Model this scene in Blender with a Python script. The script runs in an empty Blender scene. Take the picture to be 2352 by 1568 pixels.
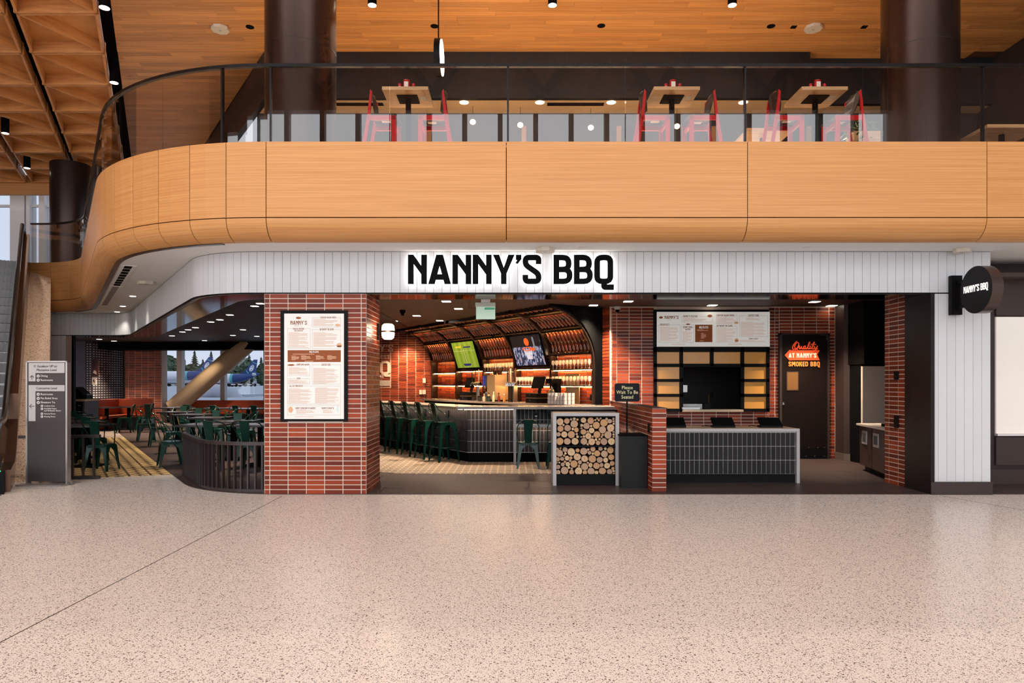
import bpy, bmesh, math, random
from mathutils import Vector, Matrix
R = random.Random(7)
SC = bpy.context.scene
COL = SC.collection
# ------------------------------------------------------------------ camera
EYE = 1.48
cd = bpy.data.cameras.new('camera'); cam = bpy.data.objects.new('camera', cd); COL.objects.link(cam)
cam.location = (0, 0, EYE); cam.rotation_euler = (math.pi/2, 0, 0)
cd.sensor_width = 36; cd.lens = 24; cd.shift_y = 97/2352; cd.clip_end = 2000; cd.clip_start = .1
SC.camera = cam
# ------------------------------------------------------------------ world, exposure
SKY = (.80, .87, 1.0)
w = bpy.data.worlds.new('overcast_sky'); SC.world = w; w.use_nodes = True
bg = w.node_tree.nodes['Background']; bg.inputs[0].default_value = (*SKY, 1); bg.inputs[1].default_value = .85
vs = SC.view_settings; vs.view_transform = 'Standard'; vs.look = 'None'; vs.gamma = 1; vs.exposure = 0.08; vs.use_curve_mapping = False
SC.cycles.use_denoising = True
SC.cycles.max_bounces = 4; SC.cycles.diffuse_bounces = 2; SC.cycles.glossy_bounces = 2; SC.cycles.transparent_max_bounces = 8
SC.cycles.use_adaptive_sampling = True; SC.cycles.adaptive_threshold = .06; SC.cycles.adaptive_min_samples = 12
SC.cycles.caustics_reflective = False; SC.cycles.caustics_refractive = False
SC.cycles.sample_clamp_indirect = 3
# ------------------------------------------------------------------ rear window daylight and an added overhead fill for the hall
def area(name, loc, size, power, color=(1,1,1), rot=(0,0,0), size_y=None):
    l = bpy.data.lights.new(name, 'AREA'); l.energy = power; l.color = color; l.size = size
    if size_y: l.shape = 'RECTANGLE'; l.size_y = size_y
    o = bpy.data.objects.new(name, l); COL.objects.link(o); o.location = loc; o.rotation_euler = rot; return o
WARM = (1.0, .80, .58); NEUT = (1.0, .93, .86)
area('rear_window_daylight', (-5, -12.7, 6.8), 42, 4400, (.92, .96, 1.0), (math.radians(90), 0, 0), 12.6)
area('hall_fill_light', (-2, -2.0, 16.2), 26, 2300, (1, .98, .96), (0, 0, 0), 10)  # unseen fill lamp added to brighten the hall, not a real ceiling fitting
# ------------------------------------------------------------------ camera-model helpers (24 mm lens: 1568 px focal length)
F, CX, HY = 1568., 1176., 881.
def X(px, D): return (px-CX)*D/F
def Z(py, D): return EYE-(py-HY)*D/F
def P(px, py, D): return Vector((X(px, D), D, Z(py, D)))
DV = Vector((-.556, .831)); NV = Vector((.831, .556))      # the plan's oblique axis and its normal
# ------------------------------------------------------------------ materials
def lin(c): return tuple(((v/255)/12.92 if v/255 <= .04045 else ((v/255+.055)/1.055)**2.4) for v in c)
MAT = {}
def mat(name, c, rough=.5, metal=0., spec=.5, emit=0., var=0., grain=None, grain_c=None, bump=0., coat=0., island=False, alpha=None, trans=0.):
    """c sRGB 0-255; var: value change per piece; grain: (sx,sy,sz) stretched noise towards grain_c"""
    if name in MAT: return MAT[name]
    m = bpy.data.materials.new(name); m.use_nodes = True; MAT[name] = m
    nt = m.node_tree; N = nt.nodes; L = nt.links; b = N['Principled BSDF']
    b.inputs['Base Color'].default_value = (*lin(c), 1); b.inputs['Roughness'].default_value = rough
    b.inputs['Metallic'].default_value = metal; b.inputs['Specular IOR Level'].default_value = spec
    b.inputs['Coat Weight'].default_value = coat; b.inputs['Coat Roughness'].default_value = .08
    if trans: b.inputs['Transmission Weight'].default_value = trans
    if emit:
        b.inputs['Emission Color'].default_value = (*lin(c), 1); b.inputs['Emission Strength'].default_value = emit
    out = None
    if grain:
        tc = N.new('ShaderNodeTexCoord'); mp = N.new('ShaderNodeMapping'); mp.inputs['Scale'].default_value = grain
        L.new(tc.outputs['Object'], mp.inputs['Vector'])
        if var:
            oi = N.new('ShaderNodeObjectInfo'); mu = N.new('ShaderNodeMath'); mu.operation = 'MULTIPLY'; mu.inputs[1].default_value = 37.
            L.new(oi.outputs['Random'], mu.inputs[0]); cb = N.new('ShaderNodeCombineXYZ')
            for i in range(3): L.new(mu.outputs[0], cb.inputs[i])
            L.new(cb.outputs[0], mp.inputs['Location'])
        nz = N.new('ShaderNodeTexNoise'); nz.inputs['Scale'].default_value = 1.; nz.inputs['Detail'].default_value = 5.; nz.inputs['Roughness'].default_value = .65
        L.new(mp.outputs[0], nz.inputs['Vector'])
        rp = N.new('ShaderNodeValToRGB'); rp.color_ramp.elements[0].position = .32; rp.color_ramp.elements[1].position = .62
        rp.color_ramp.elements[0].color = (*lin(grain_c or [v*.7 for v in c]), 1); rp.color_ramp.elements[1].color = (*lin(c), 1)
        L.new(nz.outputs['Fac'], rp.inputs[0]); out = rp.outputs[0]
        if bump:
            bp = N.new('ShaderNodeBump'); bp.inputs['Strength'].default_value = bump; bp.inputs['Distance'].default_value = .004
            L.new(nz.outputs['Fac'], bp.inputs['Height']); L.new(bp.outputs[0], b.inputs['Normal'])
    if var:
        if island:
            src = N.new('ShaderNodeNewGeometry').outputs['Random Per Island']
        else:
            src = N.new('ShaderNodeObjectInfo').outputs['Random']
        mr = N.new('ShaderNodeMapRange'); mr.inputs[3].default_value = 1-var; mr.inputs[4].default_value = 1+var
        L.new(src, mr.inputs[0]); hs = N.new('ShaderNodeHueSaturation'); L.new(mr.outputs[0], hs.inputs['Value'])
        if out: L.new(out, hs.inputs['Color'])
        else: hs.inputs['Color'].default_value = (*lin(c), 1)
        out = hs.outputs[0]
    if out: L.new(out, b.inputs['Base Color'])
    return m
def glassmat(name, tint=(1,1,1), refl=.06, k=1.):
    """thin pane: clear transmission plus a mirror share that grows towards grazing"""
    m = bpy.data.materials.new(name); m.use_nodes = True; MAT[name] = m
    nt = m.node_tree; N = nt.nodes; L = nt.links; N.remove(N['Principled BSDF'])
    t = N.new('ShaderNodeBsdfTransparent'); t.inputs[0].default_value = (*tint, 1)
    g = N.new('ShaderNodeBsdfGlossy'); g.inputs['Roughness'].default_value = .0; g.inputs[0].default_value = (1,1,1,1)
    lw_ = N.new('ShaderNodeLayerWeight'); fr = N.new('ShaderNodeMath'); fr.operation = 'POWER'; fr.inputs[1].default_value = 4.; L.new(lw_.outputs['Facing'], fr.inputs[0])
    ma = N.new('ShaderNodeMath'); ma.operation = 'MULTIPLY_ADD'; ma.inputs[1].default_value = k; ma.inputs[2].default_value = refl; ma.use_clamp = True
    L.new(fr.outputs[0], ma.inputs[0]); mx = N.new('ShaderNodeMixShader')
    L.new(ma.outputs[0], mx.inputs[0]); L.new(t.outputs[0], mx.inputs[1]); L.new(g.outputs[0], mx.inputs[2])
    L.new(mx.outputs[0], N['Material Output'].inputs[0]); return m
def brickmat(name, lo, hi, island):
    m = bpy.data.materials.new(name); m.use_nodes = True; MAT[name] = m
    nt = m.node_tree; N = nt.nodes; L = nt.links; b = N['Principled BSDF']; b.inputs['Roughness'].default_value = .42; b.inputs['Specular IOR Level'].default_value = .25
    src = N.new('ShaderNodeNewGeometry').outputs['Random Per Island'] if island else N.new('ShaderNodeObjectInfo').outputs['Random']
    rp = N.new('ShaderNodeValToRGB'); rp.color_ramp.elements[0].color = (*lin(lo), 1); rp.color_ramp.elements[1].color = (*lin(hi), 1)
    L.new(src, rp.inputs[0])
    tc = N.new('ShaderNodeTexCoord'); mp = N.new('ShaderNodeMapping'); mp.inputs['Scale'].default_value = (5, 5, 60); L.new(tc.outputs['Object'], mp.inputs[0])
    nz = N.new('ShaderNodeTexNoise'); nz.inputs['Scale'].default_value = 1.; nz.inputs['Detail'].default_value = 3; L.new(mp.outputs[0], nz.inputs[0])
    mr = N.new('ShaderNodeMapRange'); mr.inputs[3].default_value = .75; mr.inputs[4].default_value = 1.25; L.new(nz.outputs[0], mr.inputs[0])
    hs = N.new('ShaderNodeHueSaturation'); L.new(rp.outputs[0], hs.inputs['Color']); L.new(mr.outputs[0], hs.inputs['Value'])
    L.new(hs.outputs[0], b.inputs['Base Color'])
    return m
BRICK = brickmat('brick_red', (96, 36, 22), (164, 68, 36), False); BRICKI = brickmat('brick_red_rest', (96, 36, 22), (164, 68, 36), True)
GROUT = mat('grout_pink', (232, 212, 196), .9)
BLACK = mat('black_metal', (15, 14, 16), .5, spec=.12); MATTE = mat('matte_black', (9, 9, 10), .85, spec=.08)
GLOSSBLK = mat('polished_black_steel', (34, 32, 38), .07, .9)
WHITEP = mat('white_plank_paint', (217, 217, 219), .5, var=.03)
WHITE = mat('white_plaster', (242, 238, 235), .7); GREYW = mat('grey_edge', (176, 172, 172), .4)
FASCIA = mat('maple_panel', (214, 156, 98), .4, spec=.3, grain=(.6, .6, 85), grain_c=(194, 132, 76), var=.03)
CEILW = mat('ceiling_plank_wood', (214, 152, 90), .45, grain=(.9, 26, 1), grain_c=(184, 120, 64), var=.2)
COFFW = mat('coffer_wood', (228, 160, 98), .5, grain=(2, 2, 22), grain_c=(202, 132, 74), var=.05)
BRONZE = mat('bronze_column', (62, 48, 44), .28, .75)
DARKBR = mat('dark_brown_panel', (58, 46, 44), .4)
GREEN = mat('green_enamel', (15, 52, 43), .2, .0, .32)
RED = mat('red_lacquer', (196, 12, 20), .35, spec=.3)
SHELLB = mat('black_shell', (48, 40, 38), .35)
OAK = mat('oak_top', (214, 176, 130), .4, grain=(1.5, 18, 18), grain_c=(182, 138, 92))
CHARCOAL = mat('charcoal_tile', (42, 41, 43), .5, spec=.12, var=.16); CHARCOALI = mat('charcoal_tile_rest', (42, 41, 43), .5, spec=.12, var=.16, island=True)
GROUTG = mat('grout_grey', (186, 180, 176), .9)
STEEL = mat('brushed_steel', (170, 168, 166), .3, .9); CHROME = mat('chrome', (220, 220, 220), .08, 1.)
ORANGE = mat('orange_upholstery', (190, 74, 30), .5)
PAPER = mat('screen_white', (206, 203, 198), .6, spec=.2, emit=.5); INKBR = mat('menu_brown', (140, 72, 30), .7, emit=.12)
INKGR = mat('menu_grey_line', (186, 178, 172), .8, emit=.25); INKTX = mat('menu_text', (206, 180, 164), .8, emit=.3)
LAMP = mat('lamp_white', (255, 244, 224), .5, emit=7.); LAMPW = mat('lamp_warm', (255, 214, 160), .5, emit=9.)
LED = mat('led_strip_warm', (255, 190, 110), .5, emit=55.); LEDW = mat('led_strip_white', (255, 222, 190), .5, emit=48.)
GLASS = glassmat('rail_glass', (.86, .83, .80), .055, .8); PANE = glassmat('window_glass', (.95, .97, 1), .02, .5); CLEAR = glassmat('clear_glass', (.93, .95, .95), .05, 1.)
# ------------------------------------------------------------------ object helpers
def tag(o, label=None, cat=None, group=None, kind=None):
    if label: o['label'] = label
    if cat: o['category'] = cat
    if group: o['group'] = group
    if kind: o['kind'] = kind
    return o
def base_matrix(o):
    m = Matrix.LocRotScale(o.location, o.rotation_euler, o.scale)
    return m if o.parent is None else base_matrix(o.parent) @ o.matrix_parent_inverse @ m
def link(name, data, parent=None, m=None):
    o = bpy.data.objects.new(name, data); COL.objects.link(o)
    if m and data is not None and hasattr(data, 'materials') and not data.materials: data.materials.append(m)
    if parent: o.parent = parent; o.matrix_parent_inverse = base_matrix(parent).inverted()
    return o
def empty(name, label, cat, loc=(0,0,0), rz=0., group=None, kind=None):
    o = bpy.data.objects.new(name, None); COL.objects.link(o); o.location = loc; o.rotation_euler = (0,0,rz); o.empty_display_size = .1
    return tag(o, label, cat, group, kind)
class MB:
    def __init__(s): s.v = []; s.f = []; s.M = None
    def add(s, vs, fs):
        k = len(s.v); s.v += [tuple(s.M @ Vector(q)) if s.M else tuple(q) for q in vs]; s.f += [[i+k for i in f] for f in fs]; return s
    def box(s, x0, y0, z0, x1, y1, z1):
        return s.add([(x0,y0,z0),(x1,y0,z0),(x1,y1,z0),(x0,y1,z0),(x0,y0,z1),(x1,y0,z1),(x1,y1,z1),(x0,y1,z1)],
                     [(3,2,1,0),(4,5,6,7),(0,1,5,4),(1,2,6,5),(2,3,7,6),(3,0,4,7)])
    def prism(s, poly, z0, z1):                       # plan polygon, vertical extrusion
        n = len(poly); a = sum(poly[i][0]*poly[(i+1)%n][1]-poly[(i+1)%n][0]*poly[i][1] for i in range(n))
        if a < 0: poly = poly[::-1]
        return s.add([(p[0],p[1],z0) for p in poly]+[(p[0],p[1],z1) for p in poly],
                     [list(range(n))[::-1], list(range(n,2*n))]+[(i,(i+1)%n,n+(i+1)%n,n+i) for i in range(n)])
    def extr(s, pts, vec):                            # 3-D polygon, any extrusion
        n = len(pts); vec = Vector(vec); q = [Vector(p) for p in pts]
        return s.add([tuple(p) for p in q]+[tuple(p+vec) for p in q], [list(range(n)), list(range(n,2*n))[::-1]]+[(i,n+i,n+(i+1)%n,(i+1)%n) for i in range(n)])
    def bar(s, a, b, w, h=None, up=(0,0,1)):
        a = Vector(a); b = Vector(b); d = (b-a).normalized(); u = Vector(up)
        if abs(d.dot(u)) > .98: u = Vector((0,1,0))
        x = d.cross(u).normalized(); y = x.cross(d).normalized(); h = h or w; x = x*w/2; y = y*h/2
        return s.add([tuple(p) for p in (a-x-y, a+x-y, a+x+y, a-x+y, b-x-y, b+x-y, b+x+y, b-x+y)], [(3,2,1,0),(4,5,6,7),(0,1,5,4),(1,2,6,5),(2,3,7,6),(3,0,4,7)])
    def tube(s, pts, r, n=8, closed=False):
        pts = [Vector(p) for p in pts]; m = len(pts); vs = []; rr = r if isinstance(r, (list, tuple)) else [r]*m; pu = None
        for i, p in enumerate(pts):
            if closed: d = pts[(i+1)%m]-pts[i-1]
            else: d = pts[min(i+1,m-1)]-pts[max(i-1,0)]
            d.normalize()
            if pu is None: u = Vector((0,0,1)) if abs(d.z) < .9 else Vector((1,0,0))
            else: u = pu
            x = d.cross(u).normalized(); y = x.cross(d).normalized(); pu = y
            for k in range(n):
                a = 2*math.pi*k/n; vs.append(tuple(p+(x*math.cos(a)+y*math.sin(a))*rr[i]))
        fs = []
        for i in range(m if closed else m-1):
            j = (i+1) % m
            for k in range(n): fs.append((i*n+k, i*n+(k+1)%n, j*n+(k+1)%n, j*n+k))
        if not closed: fs += [list(range(n))[::-1], list(range((m-1)*n, m*n))]
        return s.add(vs, fs)
    def lathe(s, prof, n=16, o=(0,0,0)):
        vs = []; fs = []; m = len(prof)
        for r, z in prof:
            for k in range(n):
                a = 2*math.pi*k/n; vs.append((o[0]+r*math.cos(a), o[1]+r*math.sin(a), o[2]+z))
        for i in range(m-1):
            for k in range(n): fs.append((i*n+k, i*n+(k+1)%n, (i+1)*n+(k+1)%n, (i+1)*n+k))
        if prof[0][0] > 1e-4: fs.append(list(range(n))[::-1])
        if prof[-1][0] > 1e-4: fs.append(list(range((m-1)*n, m*n)))
        return s.add(vs, fs)
    def sweep(s, path, prof, closed=True, ends=True):
        """plan path, profile [(offset to the right, z)]"""
        k = len(prof); vs = []; fs = []
        offs = [offset(path, o) for o, _ in prof]
        for i in range(len(path)):
            for j in range(k): vs.append((offs[j][i][0], offs[j][i][1], prof[j][1]))
        for i in range(len(path)-1):
            for j in range(k if closed else k-1):
                a = i*k+j; b = i*k+(j+1)%k; fs.append((a, b, b+k, a+k))
        if closed and ends: fs += [list(range(k))[::-1], list(range((len(path)-1)*k, len(path)*k))]
        return s.add(vs, fs)
    def mesh(s, name='m', smooth=False):
        me = bpy.data.meshes.new(name); me.from_pydata(s.v, [], s.f)
        bm = bmesh.new(); bm.from_mesh(me); bmesh.ops.recalc_face_normals(bm, faces=bm.faces); bm.to_mesh(me); bm.free()
        if smooth:
            for p in me.polygons: p.use_smooth = True
            try: me.set_sharp_from_angle(angle=math.radians(40))
            except Exception: pass
        return me
    def build(s, name, m, parent=None, smooth=False):
        return link(name, s.mesh(name, smooth), parent, m)
def dirs(path):
    return [(Vector(path[i+1])-Vector(path[i])).normalized() for i in range(len(path)-1)]
def offset(path, o):
    ds = dirs(path); out = []
    for i, p in enumerate(path):
        d0 = ds[max(i-1,0)]; d1 = ds[min(i,len(ds)-1)]
        n0 = Vector((d0.y,-d0.x)); n1 = Vector((d1.y,-d1.x)); n = (n0+n1).normalized(); c = max(.3, n.dot(n0))
        out.append((p[0]+n.x*o/c, p[1]+n.y*o/c))
    return out
def fillet(pts, tl, seg=10):
    """plan polyline whose inner corners are rounded with the given tangent lengths"""
    out = [tuple(pts[0])]
    for i in range(1, len(pts)-1):
        c = Vector(pts[i]); a = (Vector(pts[i-1])-c).normalized(); b = (Vector(pts[i+1])-c).normalized(); t = tl[i-1]
        p0 = c+a*t; p2 = c+b*t; ang = math.acos(max(-1,min(1,a.dot(b)))); r = t*math.tan(ang/2)
        ctr = c+(a+b).normalized()*(r/math.sin(ang/2)); v0 = p0-ctr; v2 = p2-ctr
        th = math.atan2(v0.x*v2.y-v0.y*v2.x, v0.dot(v2))
        for k in range(seg+1):
            q = th*k/seg; out.append((ctr.x+v0.x*math.cos(q)-v0.y*math.sin(q), ctr.y+v0.x*math.sin(q)+v0.y*math.cos(q)))
    out.append(tuple(pts[-1])); return out
def plen(path): return sum((Vector(path[i+1])-Vector(path[i])).length for i in range(len(path)-1))
def along(path, s):
    for i in range(len(path)-1):
        a = Vector(path[i]); b = Vector(path[i+1]); l = (b-a).length
        if s <= l or i == len(path)-2: return a+(b-a)*(s/l), (b-a).normalized()
        s -= l
def cut(path, s0, s1):
    out = [tuple(along(path, s0)[0])]; acc = 0
    for i in range(len(path)-1):
        acc += (Vector(path[i+1])-Vector(path[i])).length
        if s0+1e-4 < acc < s1-1e-4: out.append(tuple(path[i+1]))
    out.append(tuple(along(path, s1)[0])); return out
def clip(poly, conv):
    """polygon clipped by a convex counter-clockwise plan polygon"""
    for i in range(len(conv)):
        a = Vector(conv[i]); b = Vector(conv[(i+1)%len(conv)]); e = b-a; out = []
        for j in range(len(poly)):
            p = Vector(poly[j]); q = Vector(poly[(j+1)%len(poly)])
            sp = e.x*(p.y-a.y)-e.y*(p.x-a.x); sq = e.x*(q.y-a.y)-e.y*(q.x-a.x)
            if sp >= 0: out.append(tuple(p))
            if (sp > 0 > sq) or (sp < 0 < sq): out.append(tuple(p+(q-p)*(sp/(sp-sq))))
        poly = out
        if len(poly) < 3: return None
    return poly
UNIT = {}
def unit_box(w, d, h, m):
    k = (round(w,4), round(d,4), round(h,4), m.name)
    if k not in UNIT:
        me = MB().box(-w/2,-d/2,-h/2,w/2,d/2,h/2).mesh('piece'); me.materials.append(m); UNIT[k] = me
    return UNIT[k]
def piece(name, me, parent, loc, rz=0., m=None):
    o = link(name, me, parent, m); o.location = loc; o.rotation_euler = (0,0,rz); return o
class Pieces:
    """alike pieces on one owner: the first 300 are objects, the rest one joined part"""
    def __init__(s, name, owner, m, mrest, cap=300): s.name=name; s.owner=owner; s.m=m; s.mr=mrest; s.cap=cap; s.n=0; s.rest=MB()
    def put(s, w, d, h, loc, rz=0.):
        if s.n < s.cap: piece(s.name, unit_box(w,d,h,s.m), s.owner, loc, rz)
        else:
            s.rest.M = Matrix.Translation(loc) @ Matrix.Rotation(rz,4,'Z'); s.rest.box(-w/2,-d/2,-h/2,w/2,d/2,h/2)
        s.n += 1
    def done(s):
        if s.rest.v: s.rest.M=None; tag(s.rest.build(s.name+'_rest', s.mr, s.owner), kind='stuff')
def tilewall(pc, o, ux, length, z0, z1, bw, bh, first=None, depth=.006, joint=.012, stagger=False, vmax=None):
    """stacked tiles on a vertical face: o = plan start, ux = unit plan direction; the outside is to the left of ux reversed"""
    rz = math.atan2(ux.y, ux.x); nr = round((z1-z0)/bh)
    bh = (z1-z0)/nr
    for r in range(nr):
        x = 0.; k = 0
        f = (bw/2 if r % 2 else bw) if stagger else (first or bw)
        while x < length-.004:
            wd = min(f if k == 0 else bw, length-x)
            if wd > joint+.004:
                c = Vector(o)+ux*(x+wd/2)+Vector((-ux.y,ux.x))*.004
                pc.put(wd-joint, depth, bh-joint, (c.x, c.y, z0+bh*(r+.5)), rz)
            x += wd; k += 1
# ------------------------------------------------------------------ lettering
def text(body, loc, size, m, parent, align='LEFT', rot=(math.pi/2,0,0), sx=1., ex=.001, name='lettering', shear=0., sp=1.):
    c = bpy.data.curves.new(name, 'FONT'); c.body = body; c.size = size; c.align_x = align; c.extrude = ex; c.resolution_u = 2; c.shear = shear; c.space_character = sp
    t_ = bpy.data.objects.new('t', c); COL.objects.link(t_); me = bpy.data.meshes.new_from_object(t_); bpy.data.objects.remove(t_); me.name = name
    o = link(name, me, parent, m); o.location = loc; o.rotation_euler = rot; o.scale = (sx,1,1); return o
def arcpts(pts, r, n=4):
    out = [pts[0]]
    for i in range(1, len(pts)-1):
        rr = r[i-1] if isinstance(r, (list,tuple)) else r
        if rr <= 0: out.append(pts[i]); continue
        c = Vector(pts[i]); a = Vector(pts[i-1])-c; b = Vector(pts[i+1])-c; t = min(rr, a.length*.49, b.length*.49)
        p0 = c+a.normalized()*t; p2 = c+b.normalized()*t
        for k in range(n+1):
            u = k/n; q = p0*(1-u)**2+c*2*u*(1-u)+p2*u*u; out.append((q.x, q.y))
    out.append(pts[-1]); return out
def stroke(pts, t, closed=False):
    """quads of a thick polyline"""
    n = len(pts); V = [Vector(p) for p in pts]; L = []; Rr = []
    for i in range(n):
        if closed: d0 = (V[i]-V[i-1]).normalized(); d1 = (V[(i+1)%n]-V[i]).normalized()
        else: d0 = (V[i]-V[max(i-1,0)]).normalized() if i else (V[1]-V[0]).normalized(); d1 = (V[min(i+1,n-1)]-V[i]).normalized() if i < n-1 else d0
        n0 = Vector((-d0.y,d0.x)); n1 = Vector((-d1.y,d1.x)); m = (n0+n1)
        m = m.normalized() if m.length > 1e-6 else n0
        k = t/2/max(.4, m.dot(n0)); L.append(V[i]+m*k); Rr.append(V[i]-m*k)
    return [[tuple(q) for q in (L[i],Rr[i],Rr[(i+1)%n],L[(i+1)%n])] for i in range(n if closed else n-1)]
def glyph(ch, t=.168):
    h = t/2; w = .62
    def st(pts, r=0, closed=False): return stroke(arcpts(pts, r) if r else pts, t, closed)
    def V(x, a=0., b=1.): return [[(x,a),(x+t,a),(x+t,b),(x,b)]]
    def Hb(y, a, b): return [[(a,y-h),(b,y-h),(b,y+h),(a,y+h)]]
    def D(x0, y0, x1, y1, k=1.12): return [[(x0,y0),(x0+t*k,y0),(x1+t*k,y1),(x1,y1)]]
    loop = [(h,.5),(h,1-h),(w-h,1-h),(w-h,h),(h,h),(h,.5)]
    if ch == 'N': return V(0)+V(w-t)+[[(t,1),(t,.69),(w-t,.33),(w-t,.63)]], w
    if ch == 'A': return D(0,0,.26,1)+D(.74-t*1.12,0,.74-.26-t*1.12,1)+Hb(.24,.12,.62), .74
    if ch == 'V': return D(0,1,.26,0)+D(.74-t*1.12,1,.74-.26-t*1.12,0), .74
    if ch == 'Y': return [[(0,1),(t*1.1,1),(.35,.56),(.35+h,.36),(.35-h,.36)],[(.7,1),(.7-t*1.1,1),(.35,.56),(.35-h,.36),(.35+h,.36)]]+V(.35-h,0,.4), .7
    if ch == "'": return [[(0,1),(t,1),(t,.86),(.06,.70),(-.01,.72),(.05,.83),(0,.83)]], .17
    if ch == 'S': return st([(w-h,.69),(w-h,1-h),(h,1-h),(h,.66),(w-h,.34),(w-h,h),(h,h),(h,.31)], [.16,.16,.12,.12,.16,.16]), w
    if ch == 'B': return V(0)+st([(h,1-h),(w-h-.03,1-h),(w-h-.03,.5),(h,.5)], .2)+st([(h,.5),(w-h,.5),(w-h,h),(h,h)], .2), w
    if ch == 'Q': return st(loop, [.17]*4)+st([(w*.52,.05),(w*.52,-.11),(w+.02,-.11)], .05), w
    if ch == 'O': return st(loop, [.17]*4), w
    if ch == 'D': return V(0)+st([(h,1-h),(w-h,1-h),(w-h,h),(h,h)], .2), w
    if ch == 'E': return V(0)+Hb(1-h,0,.5)+Hb(.5,0,.46)+Hb(h,0,.5), .5
    if ch == 'F': return V(0)+Hb(1-h,0,.5)+Hb(.5,0,.46), .5
    if ch == 'T': return V(.28-h)+Hb(1-h,0,.56), .56
    if ch == 'M': return V(0)+V(.8-t)+D(t*.3,1,.4-t*.56,.3)+D(.8-t*1.42,1,.4-t*.56,.3), .8
    if ch == 'W': return D(0,1,.16,0)+D(.37,.9,.16,0)+D(.37,.9,.62,0)+D(.85,1,.62,0), 1.03
    if ch == 'K': return V(0)+D(t,.45,w-t*1.12,1)+D(w-t*1.12,0,t+.06,.62), w
    if ch == 'R': return V(0)+st([(h,1-h),(w-h,1-h),(w-h,.47),(h,.47)], .18)+D(w-t*1.1,0,.24,.5), w
    if ch == 'P': return V(0)+st([(h,1-h),(w-h,1-h),(w-h,.44),(h,.44)], .18), w
    if ch == 'C': return st([(w-h,.69),(w-h,1-h),(h,1-h),(h,h),(w-h,h),(w-h,.31)], .17), w
    if ch == 'G': return st([(w-h,.72),(w-h,1-h),(h,1-h),(h,h),(w-h,h),(w-h,.48),(w*.5,.48)], [.17,.17,.17,.17,0]), w
    if ch == 'U': return st([(h,1),(h,h),(w-h,h),(w-h,1)], .17), w
    if ch == 'L': return V(0)+Hb(h,0,.5), .5
    if ch == 'H': return V(0)+V(w-t)+Hb(.5,0,w), w
    if ch == 'I': return V(0), t
    return [], .3
def sign_letters(body, o, ux, uz, height, depth, m, parent, name='lettering', gap=.09, width=None, each=False, t=.168):
    """own condensed capitals; o = lower left corner, ux/uz unit vectors; depth vector"""
    adv = 0; items = []
    for ch in body:
        g, w = glyph(ch, t); items.append((ch, g, adv)); adv += w+gap
    adv -= gap; k = (width/adv/height) if width else 1.
    ux = Vector(ux); uz = Vector(uz); o = Vector(o); mb = MB(); outs = []; nz_ = 0
    for ch, g, a in items:
        if each: mb = MB()
        for poly in g:
            dd = Vector(depth); nz_ += 1; mb.extr([o+ux*((a+x)*height*k)+uz*(y*height)+dd*(.015*(nz_ % 9)) for x, y in poly], dd)
        if each and g: outs.append(mb.build(name, m, parent))
    if not each: outs.append(mb.build(name, m, parent))
    return outs
# =================================================================== STRUCTURE
def struct(name, mb, m, smooth=False):
    return tag(mb.build(name, m, None, smooth), kind='structure')
# ---- terrazzo of the concourse
def terrazzo(name, base, dark, ks=1.):
    m = bpy.data.materials.new(name); m.use_nodes = True; N = m.node_tree.nodes; L = m.node_tree.links; b = N['Principled BSDF']
    tc = N.new('ShaderNodeTexCoord'); cur = None
    for sc, thr, pick, colr in ((110, .36, .50, dark), (170, .40, .62, (158,145,138)), (55, .33, .80, (104,92,86))):
        v = N.new('ShaderNodeTexVoronoi'); v.inputs['Scale'].default_value = sc*ks; L.new(tc.outputs['Object'], v.inputs['Vector'])
        lt = N.new('ShaderNodeMath'); lt.operation = 'LESS_THAN'; lt.inputs[1].default_value = thr; L.new(v.outputs['Distance'], lt.inputs[0])
        sp = N.new('ShaderNodeSeparateColor'); L.new(v.outputs['Color'], sp.inputs[0])
        gt = N.new('ShaderNodeMath'); gt.operation = 'GREATER_THAN'; gt.inputs[1].default_value = pick; L.new(sp.outputs[0], gt.inputs[0])
        mu = N.new('ShaderNodeMath'); mu.operation = 'MULTIPLY'; L.new(lt.outputs[0], mu.inputs[0]); L.new(gt.outputs[0], mu.inputs[1])
        mx = N.new('ShaderNodeMix'); mx.data_type = 'RGBA'; L.new(mu.outputs[0], mx.inputs[0])
        if cur: L.new(cur, mx.inputs[6])
        else: mx.inputs[6].default_value = (*lin(base), 1)
        mx.inputs[7].default_value = (*lin(colr), 1); cur = mx.outputs[2]
    L.new(cur, b.inputs['Base Color']); b.inputs['Roughness'].default_value = .26; b.inputs['Specular IOR Level'].default_value = .28
    return m
TERR = terrazzo('terrazzo', (232,224,216), (86,77,73)); TERRW = terrazzo('terrazzo_cladding', (216,186,160), (130,98,76), .55)
floor = struct('floor', MB().box(-26,-12,-.2,16,31,0), TERR)
JOINT = mat('floor_joint_strip', (66,60,57), .6)
def strip(a, b, w, z0, z1): return MB().bar((a[0],a[1],(z0+z1)/2), (b[0],b[1],(z0+z1)/2), w, z1-z0)
def fl(px, py):
    D = EYE*F/(py-HY); return (X(px,D), D)
strip(fl(-260,1610), fl(648,1139), .008, -.01, .0012).build('floor_joint', JOINT, floor)
strip(fl(2160,1138), fl(2480,1194), .008, -.01, .0012).build('floor_joint', JOINT, floor)
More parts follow.
